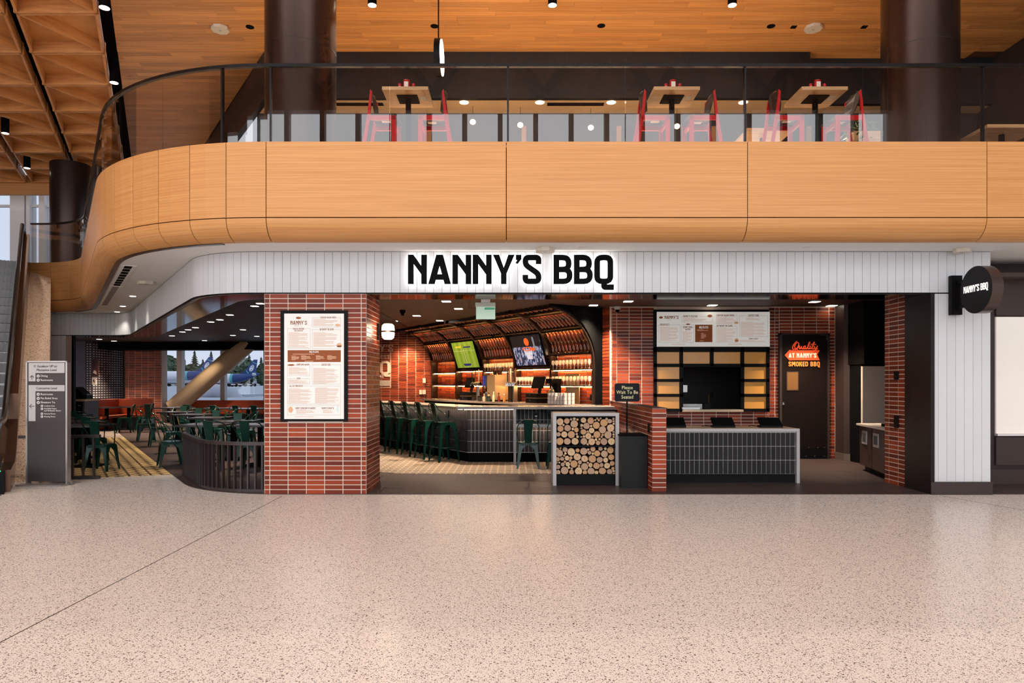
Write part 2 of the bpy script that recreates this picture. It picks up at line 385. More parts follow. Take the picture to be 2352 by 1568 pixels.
# ---- shop floor: dark plank tiles
EDGE = fillet([(9.,9.12),(-4.2,9.12),(-4.2-.556*18, 9.12+.831*18)], [1.15], 8)
inner = [(-14.2,24.1),(9,24.1),(9,9.12)]
conv = EDGE[1:-1]+[EDGE[-1],(9,24.1),(9,9.12)]
area2 = sum(conv[i][0]*conv[(i+1)%len(conv)][1]-conv[(i+1)%len(conv)][0]*conv[i][1] for i in range(len(conv)))
if area2 < 0: conv = conv[::-1]
GROUTD = mat('floor_grout', (124,110,104), .8)
shopfloor = struct('floor_shop', MB().prism(conv, -.01, .002).prism([(-8.2,10.05),(-5.55,11.1),(-15.5,26),(-22,26)], -.01, .0015).box(-15,23,-.01,9,30,.002), GROUTD)
PLANK = mat('dark_plank_tile', (74,60,58), .42, spec=.25, grain=(1.2,14,1), grain_c=(60,48,47), var=.06)
PLANKI = mat('dark_plank_tile_rest', (74,60,58), .42, spec=.25, grain=(1.2,14,1), grain_c=(60,48,47))
rest = MB(); cnt = 0; y = 9.12; row = 0
while y < 24:
    x = -15+(row*.47) % 1.2
    while x < 9:
        q = clip([(x+.003,y+.002),(x+1.197,y+.002),(x+1.197,y+.598),(x+.003,y+.598)], conv)
        if q:
            if cnt < 300 and y < 15: MB().prism(q, .002, .007).build('floor_tile', PLANK, shopfloor); cnt += 1
            else: rest.prism(q, .002, .007)
        x += 1.2
    y += .6; row += 1
tag(rest.build('floor_tile_rest', PLANKI, shopfloor), kind='stuff')
# ---- patterned bar floor
def bowtie():
    m = bpy.data.materials.new('bow_tie_tile'); m.use_nodes = True; N = m.node_tree.nodes; L = m.node_tree.links; b = N['Principled BSDF']
    tc = N.new('ShaderNodeTexCoord'); sx = N.new('ShaderNodeSeparateXYZ'); L.new(tc.outputs['Object'], sx.inputs[0])
    def M(op, a, v=None, v2=None):
        n = N.new('ShaderNodeMath'); n.operation = op
        for i, q in enumerate((a, v, v2)):
            if q is None: continue
            if isinstance(q, (int,float)): n.inputs[i].default_value = q
            else: L.new(q, n.inputs[i])
        return n.outputs[0]
    v = M('DIVIDE', sx.outputs[1], .11); rowi = M('FLOOR', v); fv = M('ABSOLUTE', M('SUBTRACT', M('FRACT', v), .5))
    u = M('ADD', M('DIVIDE', sx.outputs[0], .24), M('MULTIPLY', rowi, .5)); fu = M('ABSOLUTE', M('SUBTRACT', M('FRACT', u), .5))
    shape = M('LESS_THAN', fv, M('MULTIPLY_ADD', fu, .55, .17)); inside = M('LESS_THAN', fu, .44)
    k = M('MULTIPLY', shape, inside)
    mx = N.new('ShaderNodeMix'); mx.data_type = 'RGBA'; L.new(k, mx.inputs[0]); mx.inputs[6].default_value = (*lin((194,174,152)),1); mx.inputs[7].default_value = (*lin((84,68,58)),1)
    L.new(mx.outputs[2], b.inputs['Base Color']); b.inputs['Roughness'].default_value = .4; return m
bp = fillet([(.9,11.15),(-2.1,11.15),(-2.1-.556*9,11.15+.831*9)], [.55], 8)
struct('floor_bar', MB().prism([(.9,12.95)]+bp+[(-4.4,18.4),(-.7,12.95)], .007, .0115), bowtie())
# ---- yellow patterned tiles of the aisle, each tile laid
def quatre():
    m = bpy.data.materials.new('yellow_cement_tile'); m.use_nodes = True; N = m.node_tree.nodes; L = m.node_tree.links; b = N['Principled BSDF']
    tc = N.new('ShaderNodeTexCoord'); sx = N.new('ShaderNodeSeparateXYZ'); L.new(tc.outputs['Object'], sx.inputs[0])
    def M(op, a, v=None, v2=None):
        n = N.new('ShaderNodeMath'); n.operation = op
        for i, q in enumerate((a, v, v2)):
            if q is None: continue
            if isinstance(q, (int,float)): n.inputs[i].default_value = q
            else: L.new(q, n.inputs[i])
        return n.outputs[0]
    ax = M('ABSOLUTE', sx.outputs[0]); ay = M('ABSOLUTE', sx.outputs[1])
    star = M('LESS_THAN', M('ADD', M('POWER', M('DIVIDE', ax, .11), .6), M('POWER', M('DIVIDE', ay, .11), .6)), 1.)
    wave = M('ABSOLUTE', M('SUBTRACT', M('ABSOLUTE', M('SUBTRACT', ay, .105)), M('MULTIPLY_ADD', M('SINE', M('MULTIPLY', ax, 26.)), .022, .012)))
    line = M('LESS_THAN', wave, .012); edge = M('GREATER_THAN', ax, .132); k = M('MAXIMUM', M('MAXIMUM', star, line), edge)
    mx = N.new('ShaderNodeMix'); mx.data_type = 'RGBA'; L.new(k, mx.inputs[0]); mx.inputs[6].default_value = (*lin((226,194,134)),1); mx.inputs[7].default_value = (*lin((70,52,36)),1)
    L.new(mx.outputs[2], b.inputs['Base Color']); b.inputs['Roughness'].default_value = .4; return m
YEL = quatre(); YG = mat('yellow_tile_grout', (206,170,104), .8)
yq = [(-7.75,10.24),(-5.535,11.12),(-10.66,18.78),(-13.1,18.78)]
aisle = struct('floor_aisle', MB().prism(yq, .001, .004), YG)
yme = MB().box(-.146,-.146,0,.146,.146,.005).mesh('piece'); yme.materials.append(YEL); n = 0
for j in range(40):
    for i in range(9):
        c = Vector((-5.535,11.12))+DV*(.30*(j-2)+.15)-NV*(.30*i+.15)
        q = [c+DV*a*.15+NV*b_*.15 for a, b_ in ((-1,-1),(1,-1),(1,1),(-1,1))]
        ok = clip([tuple(p) for p in q], yq)
        if not ok: continue
        ar = abs(sum(ok[k][0]*ok[(k+1)%len(ok)][1]-ok[(k+1)%len(ok)][0]*ok[k][1] for k in range(len(ok))))/2
        if ar > .088: piece('floor_tile', yme, aisle, (c.x,c.y,.004), math.atan2(NV.y,NV.x)); n += 1
        elif ar > .006:
            rz = math.atan2(NV.y,NV.x); mt = MB(); mt.prism([tuple(Matrix.Rotation(-rz,2) @ (Vector(p)-c)*.985) for p in ok], 0, .005)
            o = mt.build('floor_tile', YEL, aisle); o.location = (c.x,c.y,.004); o.rotation_euler = (0,0,rz); n += 1
# ---- white plank header
HP = fillet([(6.405,9.136),(-4.164,9.136),(-9.62,17.13),(-13.2,17.13)], [.75,.5], 10)
header = struct('wall_front', MB().sweep(HP, [(.02,2.69),(.10,2.69),(.10,3.245),(.02,3.245)]), mat('plank_gap', (150,146,144), .8))
PW0 = .1125; Ltot = plen(HP); s = 0.; skip = 6.405-5.588
while s < Ltot-.02:
    PW = skip/7 if s < skip-.02 else PW0
    c, d = along(HP, s+PW/2); nn = Vector((d.y,-d.x)); rz = math.atan2(d.y,d.x); c = c+nn*.011
    low = 2.70 if s > skip-.02 else .17
    if s > Ltot-2.05: low = .12
    piece('plank', unit_box(PW-.004,.02,3.244-low,WHITEP), header, (c.x,c.y,(low+3.244)/2), rz); s += PW
struct('trim_2', MB().sweep(HP, [(.0,2.684),(.03,2.684),(.03,2.70),(.0,2.70)]), BLACK)
struct('wall_lintel', MB().sweep(cut(HP,skip,Ltot), [(.10,2.686),(.62,2.686),(.62,3.02),(.10,3.02)]), GLOSSBLK)
# white wall far left below the header, and the pier
struct('wall_left', MB().box(-13.2,17.15,0,-11.05,17.21,3.24), mat('beige_wall', (176,152,138), .7))
struct('trim_1', MB().box(-11.05,17.13,0,-11.0,17.22,2.69), BLACK)
struct('wall_pier', MB().box(5.60,9.17,0,6.405,9.9,3.24), WHITE)
struct('baseboard_pier', MB().box(5.589,9.10,0,6.41,9.2,.168), DARKBR)
# ---- right jamb: black steel sheet and brick return
struct('wall_jamb', MB().box(5.588,9.11,0,5.64,9.714,2.69), mat('black_jamb_steel', (30,26,27), .35, .4))
jw = struct('wall_right', MB().box(5.598,9.714,0,5.75,10.25,2.98), GROUT)
pc = Pieces('brick', jw, BRICK, BRICKI); tilewall(pc, (5.594,10.25), Vector((0,-1)), .536, .0, 2.975, .245, .0647, first=.115); pc.done()
# ---- white soffit under the mezzanine
FPATH = fillet([(9.5,8.3),(-4.96,8.3),(-10.51,16.6),(-11.75,16.6)], [1.96,1.0], 14)
struct('trim_3', MB().sweep(cut(FPATH,13.2,plen(FPATH)-1.), [(.23,3.238),(.30,3.238),(.30,3.252),(.23,3.252)]), mat('soffit_edge_steel', (60,52,50), .25, .7))
struct('ceiling_soffit', MB().prism(offset(FPATH,.22)+[(-13.6,17.6),(9.5,17.6)], 3.25, 3.30), WHITE)
# ---- maple fascia: curved lower panels, flat upper panels
struct('wall_mezzanine', MB().sweep(FPATH, [(.03,3.49),(.05,3.40),(.12,3.30),(.26,3.262),(.30,3.262),(.30,4.36),(.03,4.36)]), MATTE)
fas = bpy.data.objects['wall_mezzanine']
L0 = 9.5-5.775; cuts = [0, L0, L0+2.911, L0+5.844, L0+8.765]
s = cuts[-1]
for k in range(10): s += .503; cuts.append(s)
LF = plen(FPATH)
while s < LF-3.9: s += 1.55; cuts.append(s)
while s < LF-.45: s += .62; cuts.append(min(s, LF))
cuts[-1] = LF
lowp = [(.0+.25-.25*math.cos(a), 3.495-.25*math.sin(a)) for a in [math.pi/2*k/7 for k in range(8)]]
lowi = [(.025+.225-.225*math.cos(a), 3.495-.225*math.sin(a)) for a in [math.pi/2*k/7 for k in range(8)]]
for a, b in zip(cuts[:-1], cuts[1:]):
    sub = cut(FPATH, a+.005, b-.005)
    MB().sweep(sub, [(0,3.507),(.025,3.507),(.025,4.423),(0,4.423)]).build('panel', FASCIA, fas, False)
    MB().sweep(sub, lowp+lowi[::-1]).build('curved_panel', FASCIA, fas, True)
struct('floor_mezzanine', MB().prism(offset(FPATH,.06)+[(-13.6,24),(9.5,24)], 4.30, 4.40), mat('mezzanine_floor', (206,186,160), .5))
# ---- glass balustrade
RP = offset(FPATH, .07)
rail = tag(empty('glass_balustrade', 'glass balustrade with dark handrail along the curved mezzanine edge', 'balustrade', (0,8.37,4.42)))
DARKRAIL = mat('dark_handrail', (40,36,36), .25, .7)
gc = [9.5-v for v in (5.78, 4.30, 2.86, 1.39, -.05, -1.50, -2.96)]
gc = [0.]+gc; s = gc[-1]; LR = plen(RP)
for k in (.62, .9, 1.0, 1.0): s += k; gc.append(s)
while s < LR-1.2: s += 1.45; gc.append(s)
gc[-1] = LR
for a, b in zip(gc[:-1], gc[1:]):
    MB().sweep(cut(RP,a+.006,b-.006), [(.0,4.425),(.014,4.425),(.014,5.365),(.0,5.365)]).build('glass_pane', GLASS, rail)
MB().sweep(RP, [(-.018,5.362),(.03,5.362),(.03,5.40),(-.018,5.40)]).build('handrail', DARKRAIL, rail)
MB().sweep(RP, [(-.01,4.40),(.03,4.40),(.03,4.43),(-.01,4.43)]).build('base_shoe', DARKRAIL, rail)
for s in [9.5-v for v in (5.78, 2.86, -.05, -2.96)]+[gc[8]]:
    c, d = along(RP, s); rz = math.atan2(d.y,d.x); piece('post', unit_box(.022,.05,.95,DARKRAIL), rail, (c.x,c.y+.02,4.89), rz)
# ---- great columns
SEAM = mat('column_seam', (22,16,15), .6)
def column(px, D, r, z0, z1, seams, ring, dome=None):
    c = Vector((X(px,D),D)); mb = MB().lathe([(r,z0),(r,z1)], 64, (c.x,c.y,0)); o = struct('column', mb, BRONZE, True)
    for a in seams:
        q = c+Vector((math.cos(a),math.sin(a)))*(r-.002); sm = MB().box(-.004,-.004,z0,.004,.004,z1).build('seam', SEAM, o); sm.location = (q.x,q.y,0); sm.rotation_euler = (0,0,a)
    for z in ring: MB().lathe([(r-.01,z-.004),(r+.0015,z-.004),(r+.0015,z+.004),(r-.01,z+.004)], 64, (c.x,c.y,0)).build('seam', SEAM, o)
    return o
column(691, 10.6, .535, 4.40, 8.1, [-1.45], [6.6])
column(2112, 10.6, .535, 4.40, 8.1, [-1.95,-3.0], [6.6])
column(163, 19.6, .52, 4.40, 7.75, [-1.75], [5.75,7.3])
# ---- plank ceiling over the mezzanine
H0 = 8.1
def slot(D): return -7.03-(D-11.78)*.514
struct('ceiling_upper', MB().prism([(slot(9.6)+.1,9.6),(9.8,9.6),(9.8,17),(-6.9,17),(-9.6,21.9),(slot(21.9)+.1,21.9)], 8.13, 8.2), mat('ceiling_gap', (92,56,30), .8))
cu = bpy.data.objects['ceiling_upper']
regA = [(slot(9.6)+.1,9.6),(9.8,9.6),(9.8,13.62),(slot(13.62)+.1,13.62)]
t22 = 8.4/.831; regB = [(slot(13.6)+.1,13.62),(-4.95,13.62),(-4.95-.556*t22,13.62+8.3),(slot(21.92)+.1,21.92)]
MB().prism([(slot(9.6)+.1,9.6),(9.8,9.6),(9.8,11.4),(slot(11.4)+.1,11.4)], 8.1, 8.13).build('plank_field', CEILW, cu)
y = 11.4; row = 0
while y < 21.7:
    x = -13+R.random()*2; 
    while x < 9.8:
        ln = R.choice((1.2,1.6,2.0,2.5))
        for reg in (regA, regB):
            q = clip([(x,y),(x+ln-.003,y),(x+ln-.003,y+.147),(x,y+.147)], reg)
            if q:
                cx = sum(p[0] for p in q)/len(q); mb = MB().prism([(p[0]-cx,p[1]-y) for p in q], 0, .03)
                o = mb.build('plank', CEILW, cu); o.location = (cx,y,8.1+R.random()*.003)
        x += ln
    y += .15; row += 1
# black fascia that drops behind the planks and runs back obliquely
UP = [(9.8,13.9),(5.95,13.9),(5.95,13.62),(-4.95,13.62),(-4.95-.556*9,13.62+.831*9)]
struct('wall_upper', MB().sweep(UP, [(.0,7.18),(.12,7.18),(.12,8.12),(.0,8.12)]), mat('black_stained_wood', (28,27,28), .45, grain=(30,30,1), grain_c=(14,14,15)))
for y_ in (13.62,13.76):
    for x_ in (5.95,7.6): o = MB().box(-.8,0,0,.8,.137,.03).build('plank', CEILW, cu); o.location = (x_+.82,y_,8.1)
struct('ceiling_lounge', MB().prism([(9.8,14.03),(5.9,14.03),(5.9,13.72),(-4.9,13.72),(-5.4,14.5),(9.8,14.5)], 7.18, 7.26), mat('beige_ceiling', (206,176,140), .7))
struct('wall_lounge', MB().prism([(-5.35,14.4),(9.8,14.4),(9.8,14.6),(-5.45,14.6)],4.4,7.2), mat('lounge_wall', (44,36,34), .6))
lw = bpy.data.objects['wall_lounge']
# ---- coffered lattice ceiling over the atrium
void = struct('ceiling_lattice', MB().prism([(slot(9.6)+.12,9.6),(slot(22)+.12,22),(-26,22),(-26,9.6)], 8.5, 8.6), MATTE)
bx, by = -.735, 1.43; W_, FT = 1.43, .045
def coffer():
    mb = MB(); g = .03; a = Vector((-W_,0)); b = Vector((bx,by-.02)); z0, z1 = 7.93, 8.16
    def board(p, q, n):
        mb.extr([(p.x,p.y,z0),(q.x,q.y,z0),(q.x+n.x,q.y+n.y,z0),(p.x+n.x,p.y+n.y,z0)], (0,0,z1-z0))
    o0 = Vector((0,0)); board(o0, o0+a, Vector((0,FT))); board(o0+b-Vector((0,FT)), o0+a+b-Vector((0,FT)), Vector((0,FT)))
    sd = Vector((-FT*1.1,0)); board(o0, o0+b, sd); board(o0+a-sd, o0+a+b-sd, sd)
    mb.prism([tuple(o0), tuple(o0+b), tuple(o0+a+b), tuple(o0+a)], z1, z1+.02)
    fin = MB(); p = o0+a+Vector((.03,.03)); q = o0+b-Vector((.03,.03)); e = (q-p).normalized(); n = Vector((-e.y,e.x))*FT
    fin.extr([(p.x,p.y,7.95),(q.x,q.y,7.95),(q.x+n.x,q.y+n.y,7.95),(p.x+n.x,p.y+n.y,7.95)], (0,0,.21))
    return mb.mesh('piece'), fin.mesh('piece')
cm, fm = coffer(); cm.materials.append(COFFW); fm.materials.append(COFFW)
for j in range(-1, 7):
    D = 11.92+by*j
    for k in range(6):
        xr = slot(D)-.13-1.61*k
        if X(-120, D+1.4) > xr+.3: continue
        o = piece('coffer', cm, void, (xr, D, 0)); f = link('diagonal_fin', fm, o); f.matrix_parent_inverse = Matrix()
struct('trim_5', MB().box(-26,22,7.58,-8.5,22.15,8.2), FASCIA)
# ---- far window wall at the left
MULL = mat('white_mullion', (226,222,220), .5)
wl = struct('window_1', MB().box(-26,23.4,8.3,-15.2,23.6,8.6).box(-26,23.4,0,-15.2,23.6,.6), MULL)
for px0, px1 in ((-160,-120),(-40,-26),(25,58),(62,70),(91,104),(152,158)):
    MB().box(X(px0,23.4),23.35,.6,X(px1,23.4),23.7,8.3).build('mullion', MULL, wl)
for px0, px1 in ((-120,-40),(-26,25),(70,91),(104,152)):
    MB().box(X(px0,23.4),23.5,.6,X(px1,23.4),23.515,8.3).build('pane', PANE, wl)
MB().box(-26,23.45,7.55,-15.2,23.55,7.63).build('transom', MULL, wl)
# ---- hall behind the camera: tall window wall, upper band, ceiling (seen as reflections)
hw = struct('wall_rear', MB().box(-26,-12.4,13,16,-12,17).box(-26,-12.4,0,16,-12,.5), mat('hall_upper_wall', (92,60,44), .6))
for k in range(28):
    x = -26+k*1.5; MB().box(x-.10,-12.3,.5,x+.10,-12,13).build('mullion', mat('hall_mullion', (50,46,46), .5), hw)
MB().box(-26,-12.25,5.2,16,-12.05,5.4).build('transom', mat('hall_mullion', (50,46,46), .5), hw)
hc = struct('ceiling_hall', MB().box(-26,-12.4,17,16,9.6,17.2).box(-26,9.5,8.1,16,9.65,17), COFFW)
for k in range(9):
    x = -24+k*4.6
    for sgn in (-1, 1): MB().bar((x,-11.5,16.6), (x+2.3*sgn,-11.5,13.4), .35).build('truss_brace', MATTE, hc)
struct('wall_hall_left', MB().box(-26.3,-12.4,0,-26,22,17.2), COFFW)
struct('wall_hall_right', MB().box(16,-12.4,0,16.2,10.2,17.2), mat('hall_upper_wall', (92,60,44), .6))
struct('wall_upper_right', MB().box(9.8,8.4,4.4,10,17.4,8.2), mat('lounge_wall', (44,36,34), .6))
# ---- shop ceiling
SHC = mat('brown_shop_ceiling', (84,66,58), .6); DINC = mat('dark_dining_ceiling', (40,38,42), .55)
struct('ceiling_shop', MB().prism([(9,9.7),(-3.4,9.7),(-9.2,18.4),(-6,20),(9,20)], 3.0, 3.06), SHC)
struct('ceiling_dining', MB().prism([(-3.2,9.8),(-3.9,9.85),(-4.4,10.3),(-9.4,17.2),(-18,17.2),(-18,27),(-2.8,27),(-2.8,9.8)], 2.985, 2.999), DINC)
struct('trim_6', MB().box(-16,24.6,2.72,-2.9,25.6,2.985), MATTE)
struct('wall_divider', MB().prism([(-2.9,10.1),(-2.75,10.1),(-5.9,19.3),(-6.1,19.3)], 0, 3), mat('divider_wall', (84,44,34), .7))
# ---- brick pillar with the menu screen
pil = struct('pillar', MB().box(-3.316,9.142,0,-1.952,10.06,2.69), GROUT)
pc = Pieces('brick', pil, BRICK, BRICKI, 300)
cols = [(-3.316,-3.243)]+[(-3.243+.2449*k,-3.243+.2449*(k+1)) for k in range(5)]+[(-2.018,-1.950)]
nr = 42; bh = 2.684/nr
for r in range(nr):
    for a, b in cols:
        z = bh*(r+.5)
        if .99 < z < 2.45 and a > -3.1 and b < -2.19: continue
        pc.put(b-a-.012, .006, bh-.012, ((a+b)/2, 9.139, z))
tilewall(pc, (-1.946,9.14), Vector((0,1)), .92, 0, 2.684, .245, .0639, stagger=True); pc.done()
# ---- back wall (kitchen front), oblique return, wall at the end of the bar
bk = struct('wall_back', MB().box(1.93,13.46,0,2.80,13.7,3).box(2.80,13.46,0,5.06,13.7,.95).box(2.80,13.46,2.2,5.06,13.7,3).box(5.05,13.46,0,7,13.7,3), GROUT)
pc = Pieces('brick', bk, BRICK, BRICKI, 300)
def bw(x0, x1, z0, z1, first=None): tilewall(pc, (x0,13.452), Vector((1,0)), x1-x0, z0, z1, .2449, .0647, first=first)
bw(1.964,2.80,.9,2.98,.10); bw(2.80,5.06,.62,.93); bw(5.06,5.267,.62,2.98,.12); bw(5.267,6.25,2.47,2.98); bw(6.25,6.365,0,2.98); pc.done()
ow = struct('wall_oblique', MB().prism([(1.974,13.462),(1.806,13.71),(1.9,13.8),(2.06,13.5)], 0, 3), mat('brick_edge', (140,84,66), .8))
pc = Pieces('brick', ow, BRICK, BRICKI); tilewall(pc, (1.796,13.695), Vector((.556,-.831)), .295, .9, 2.98, .245, .0647); pc.done()
lf = struct('wall_bar_end', MB().box(-6.2,19.51,0,-2.0,19.8,3.0), GROUT)
pc = Pieces('brick', lf, BRICK, BRICKI, 300); tilewall(pc, (-5.2,19.503), Vector((1,0)), 3.1, .9, 2.99, .2449, .0647); pc.done()
# ---- dining room shell
WGREY = mat('slate_wall', (116,116,132), .6)
struct('wall_dining_left', MB().box(-18,24.25,0,-15.08,24.45,3).box(-18,17.5,0,-17.8,24.3,3), WGREY)
dw = struct('wall_pattern', MB().prism([(-15.12,24.2),(-14.88,24.2),(-15.02,26.4),(-15.3,26.4)],0,3), mat('dot_wall', (70,64,70), .6))
struct('wall_dining_panel', MB().box(-15.2,26.4,0,-14.3,26.6,3), mat('taupe_panel', (120,100,92), .6))
b1 = struct('wall_brick_pier', MB().box(-14.5,25.6,0,-13.13,26,3), GROUT)
pc = Pieces('brick', b1, BRICK, BRICKI, 300); tilewall(pc, (-14.5,25.594), Vector((1,0)), 1.37, 0, 2.98, .2449, .0647, first=.12); pc.done()
# dining windows
struct('wall_window_base', MB().box(-14,26,0,-2.9,26.2,.78), DARKBR)
w2 = struct('window_2', MB().box(-13.4,26,.78,-2.9,26.2,.83).box(-13.4,26,2.95,-2.9,26.2,3.3), MULL)
for px0, px1 in ((407,419),(507,517),(606,616),(700,712)):
    MB().box(X(px0,26),25.95,.83,X(px1,26),26.2,2.95).build('mullion', MULL, w2)
ed = [-13.3]+[X(p,26) for p in (407,419,507,517,606,616,700)]
for a, b in zip(ed[::2], ed[1::2]): MB().box(a,26.08,.83,b,26.095,2.95).build('pane', PANE, w2)
struct('column_brace', MB().tube([P(398,938,24.6), P(572,786,24.9)], .32, 32), mat('beige_painted_steel', (216,188,152), .35), True)
# =================================================================== THE BAR
def pt(t, s=0.):                      # along the bar's oblique back wall (t) and out from it (s)
    q = Vector((1.75,13.7))+DV*t-NV*s; return q
RZD = math.atan2(DV.y, DV.x); RZN = math.atan2(NV.y, NV.x)
# brick wall behind the shelves
bb = struct('wall_bar', MB().prism([tuple(pt(0,-.02)),tuple(pt(7,-.02)),tuple(pt(7,-.3)),tuple(pt(0,-.3))], 0, 3.0), GROUT)
BWARM = BRICK
pc = Pieces('brick', bb, BRICK, BRICKI, 300)
for k in range(5):
    tilewall(pc, tuple(pt(1.4*(k+1)-.03,.0)), -DV, 1.34, 1.07, 2.12, .2449, .0647)
pc.done()
AE = [(-.12,1.07),(.13,1.07)]+[(1.25-1.12*math.cos(k*math.pi/28), 1.85+1.12*math.sin(k*math.pi/28)) for k in range(15)]+[(1.25,2.999),(-.12,2.999)]
struct('wall_arch_end', MB().extr([(*pt(-.035,a_),b_) for a_,b_ in AE], (DV.x*-.02,DV.y*-.02,0)), MATTE)
RIB = mat('dark_bronze_rib', (46,32,28), .4, .3); RACKW = mat('rack_back_walnut', (120,62,34), .45)
SC0, ZC0, RR = 1.25, 1.85, 1.10
def arc(a, r): return SC0-r*math.cos(a), ZC0+r*math.sin(a)
vault = empty('arched_bottle_rack', 'dark arched rack of five bays curving over the back bar', 'bottle rack', (*pt(3.5), 1.07))
A1 = math.pi/2
def ribmesh(t, th, r0, r1, a0, a1, low=None):
    mb = MB(); n = 14; q = []
    out = [arc(a0+(a1-a0)*i/n, r1) for i in range(n+1)]; inn = [arc(a0+(a1-a0)*i/n, r0) for i in range(n+1)]
    if low is not None: out = [(out[0][0], low)]+out; inn = [(inn[0][0], low)]+inn
    p = pt(t); e = DV*th
    for i in range(len(out)-1):
        quad = [out[i], out[i+1], inn[i+1], inn[i]]
        mb.extr([(*(pt(t, s_)), z) for s_, z in quad], (e.x, e.y, 0))
    return mb
for k in range(6):
    ribmesh(1.4*k-.03, .06, RR-.02, RR+.16, 0, A1, 1.07).build('rib', RIB, vault)
BANDS = {0: (.25, .69), 1: (.79, 1.17), 2: (1.26, 1.50)}
AMBER = mat('amber_bottle', (112,46,14), .1, 0, .9, coat=1., var=.4); CAPG = mat('bottle_cap_gold', (244,206,146), .25, .3)
def bottle_mesh(l=.235, r=.036):
    return MB().lathe([(.0,0),(r,0),(r,l*.58),(r*.85,l*.66),(r*.36,l*.76),(r*.36,l*.93)], 10).mesh('piece', True), MB().lathe([(r*.42,l*.90),(r*.42,l),(0,l)], 8).mesh('piece', True)
BM, BC = bottle_mesh(); BM.materials.append(AMBER); BC.materials.append(CAPG)
BAYN = ['near-end bay', 'basketball-screen bay', 'middle bay', 'football-screen bay', 'farthest bay']
ROWN = ['lowest', 'middle', 'topmost']
ORDS = ['first','second','third','fourth','fifth','sixth','seventh','eighth','ninth','tenth','eleventh','twelfth','thirteenth','fourteenth','fifteenth','sixteenth']
def bottle(p, axis, label, group):
    o = tag(link('liquor_bottle', BM), label, 'bottle', group); q = Vector((0,0,1)).rotation_difference(axis); o.rotation_mode = 'QUATERNION'; o.rotation_quaternion = q; o.location = p
    c = link('cap', BC, None); c.parent = o
    return o
for k in range(5):
    t0, t1 = 1.4*k+.05, 1.4*(k+1)-.05
    for r in range(3):
        a0, a1 = BANDS[r]
        if r == 0 and k in (1, 3): continue
        ribmesh(t0-.02, 1.34, RR+.10, RR+.12, a0, a1).build('rack_back', RACKW, vault)
        for a in (a0-.03, a1+.02):
            s0, z0 = arc(a, RR-.01); s1, z1 = arc(a, RR+.12); dz = .012
            e = DV*1.34; q = pt(t0-.02,s0); q1 = pt(t0-.02,s1)
            MB().extr([(q.x,q.y,z0-dz),(q1.x,q1.y,z1-dz),(q1.x,q1.y,z1+dz),(q.x,q.y,z0+dz)], (e.x,e.y,0)).build('rack_shelf', RIB, vault)
        s_, z_ = arc(a1+.0, RR+.02); q = pt(t0,s_); e = DV*1.3
        MB().bar((q.x,q.y,z_), (q.x+e.x,q.y+e.y,z_), .012).build('light_strip', LED, vault)
        if r == 2: continue
        mid = (a0+a1)/2
        for lay in range(2):
            aa = a0+.01+lay*(a1-a0)*.5
            tang = Vector((-NV.x*math.sin(aa+.1), -NV.y*math.sin(aa+.1), math.cos(aa+.1)))
            for i in range(11):
                tt = t0+.06+1.18*i/10; s_, z_ = arc(aa, RR+.045); q = pt(tt, s_)
                bottle(Vector((q.x,q.y,z_)), tang.normalized(), f'amber bottle, {ORDS[i]} from the near rib, {["lower","upper"][lay]} layer, {ROWN[r]} rack, {BAYN[k]}', f'amber bottles in the {ROWN[r]} rack, {BAYN[k]}')
    # top band: bottles seen lying flat
    a0, a1 = BANDS[2]
    for i in range(8):
        tt = t0+.08+1.14*i/7; s_, z_ = arc(a0+.06, RR+.045); q = pt(tt, s_); aa = a0+.12
        tang = Vector((-NV.x*math.sin(aa), -NV.y*math.sin(aa), math.cos(aa)))
        bottle(Vector((q.x,q.y,z_)), tang.normalized(), f'amber bottle, {ORDS[i]} from the near rib, topmost rack, {BAYN[k]}', f'amber bottles in the topmost rack, {BAYN[k]}')
# shelves with stemware
def stemmat():
    m = bpy.data.materials.new('stemware'); m.use_nodes = True; N = m.node_tree.nodes; L = m.node_tree.links; N.remove(N['Principled BSDF'])
    t = N.new('ShaderNodeBsdfTransparent'); t.inputs[0].default_value = (.96,.95,.93,1); d_ = N.new('ShaderNodeBsdfTranslucent'); d_.inputs[0].default_value = (.95,.93,.9,1); f_ = N.new('ShaderNodeBsdfDiffuse'); f_.inputs[0].default_value = (.95,.93,.9,1)
    a_ = N.new('ShaderNodeAddShader'); L.new(d_.outputs[0], a_.inputs[0]); L.new(f_.outputs[0], a_.inputs[1]); mx = N.new('ShaderNodeMixShader'); mx.inputs[0].default_value = .28
    L.new(t.outputs[0], mx.inputs[1]); L.new(a_.outputs[0], mx.inputs[2]); L.new(mx.outputs[0], N['Material Output'].inputs[0]); return m
WG = MB().lathe([(.032,0),(.030,.004),(.005,.008),(.005,.075),(.030,.10),(.036,.14),(.028,.185),(.0265,.185),(.034,.14),(.028,.103),(0,.085)], 10).mesh('piece', True); WG.materials.append(stemmat())
SHN = {1.79:'upper', 1.45:'lower'}
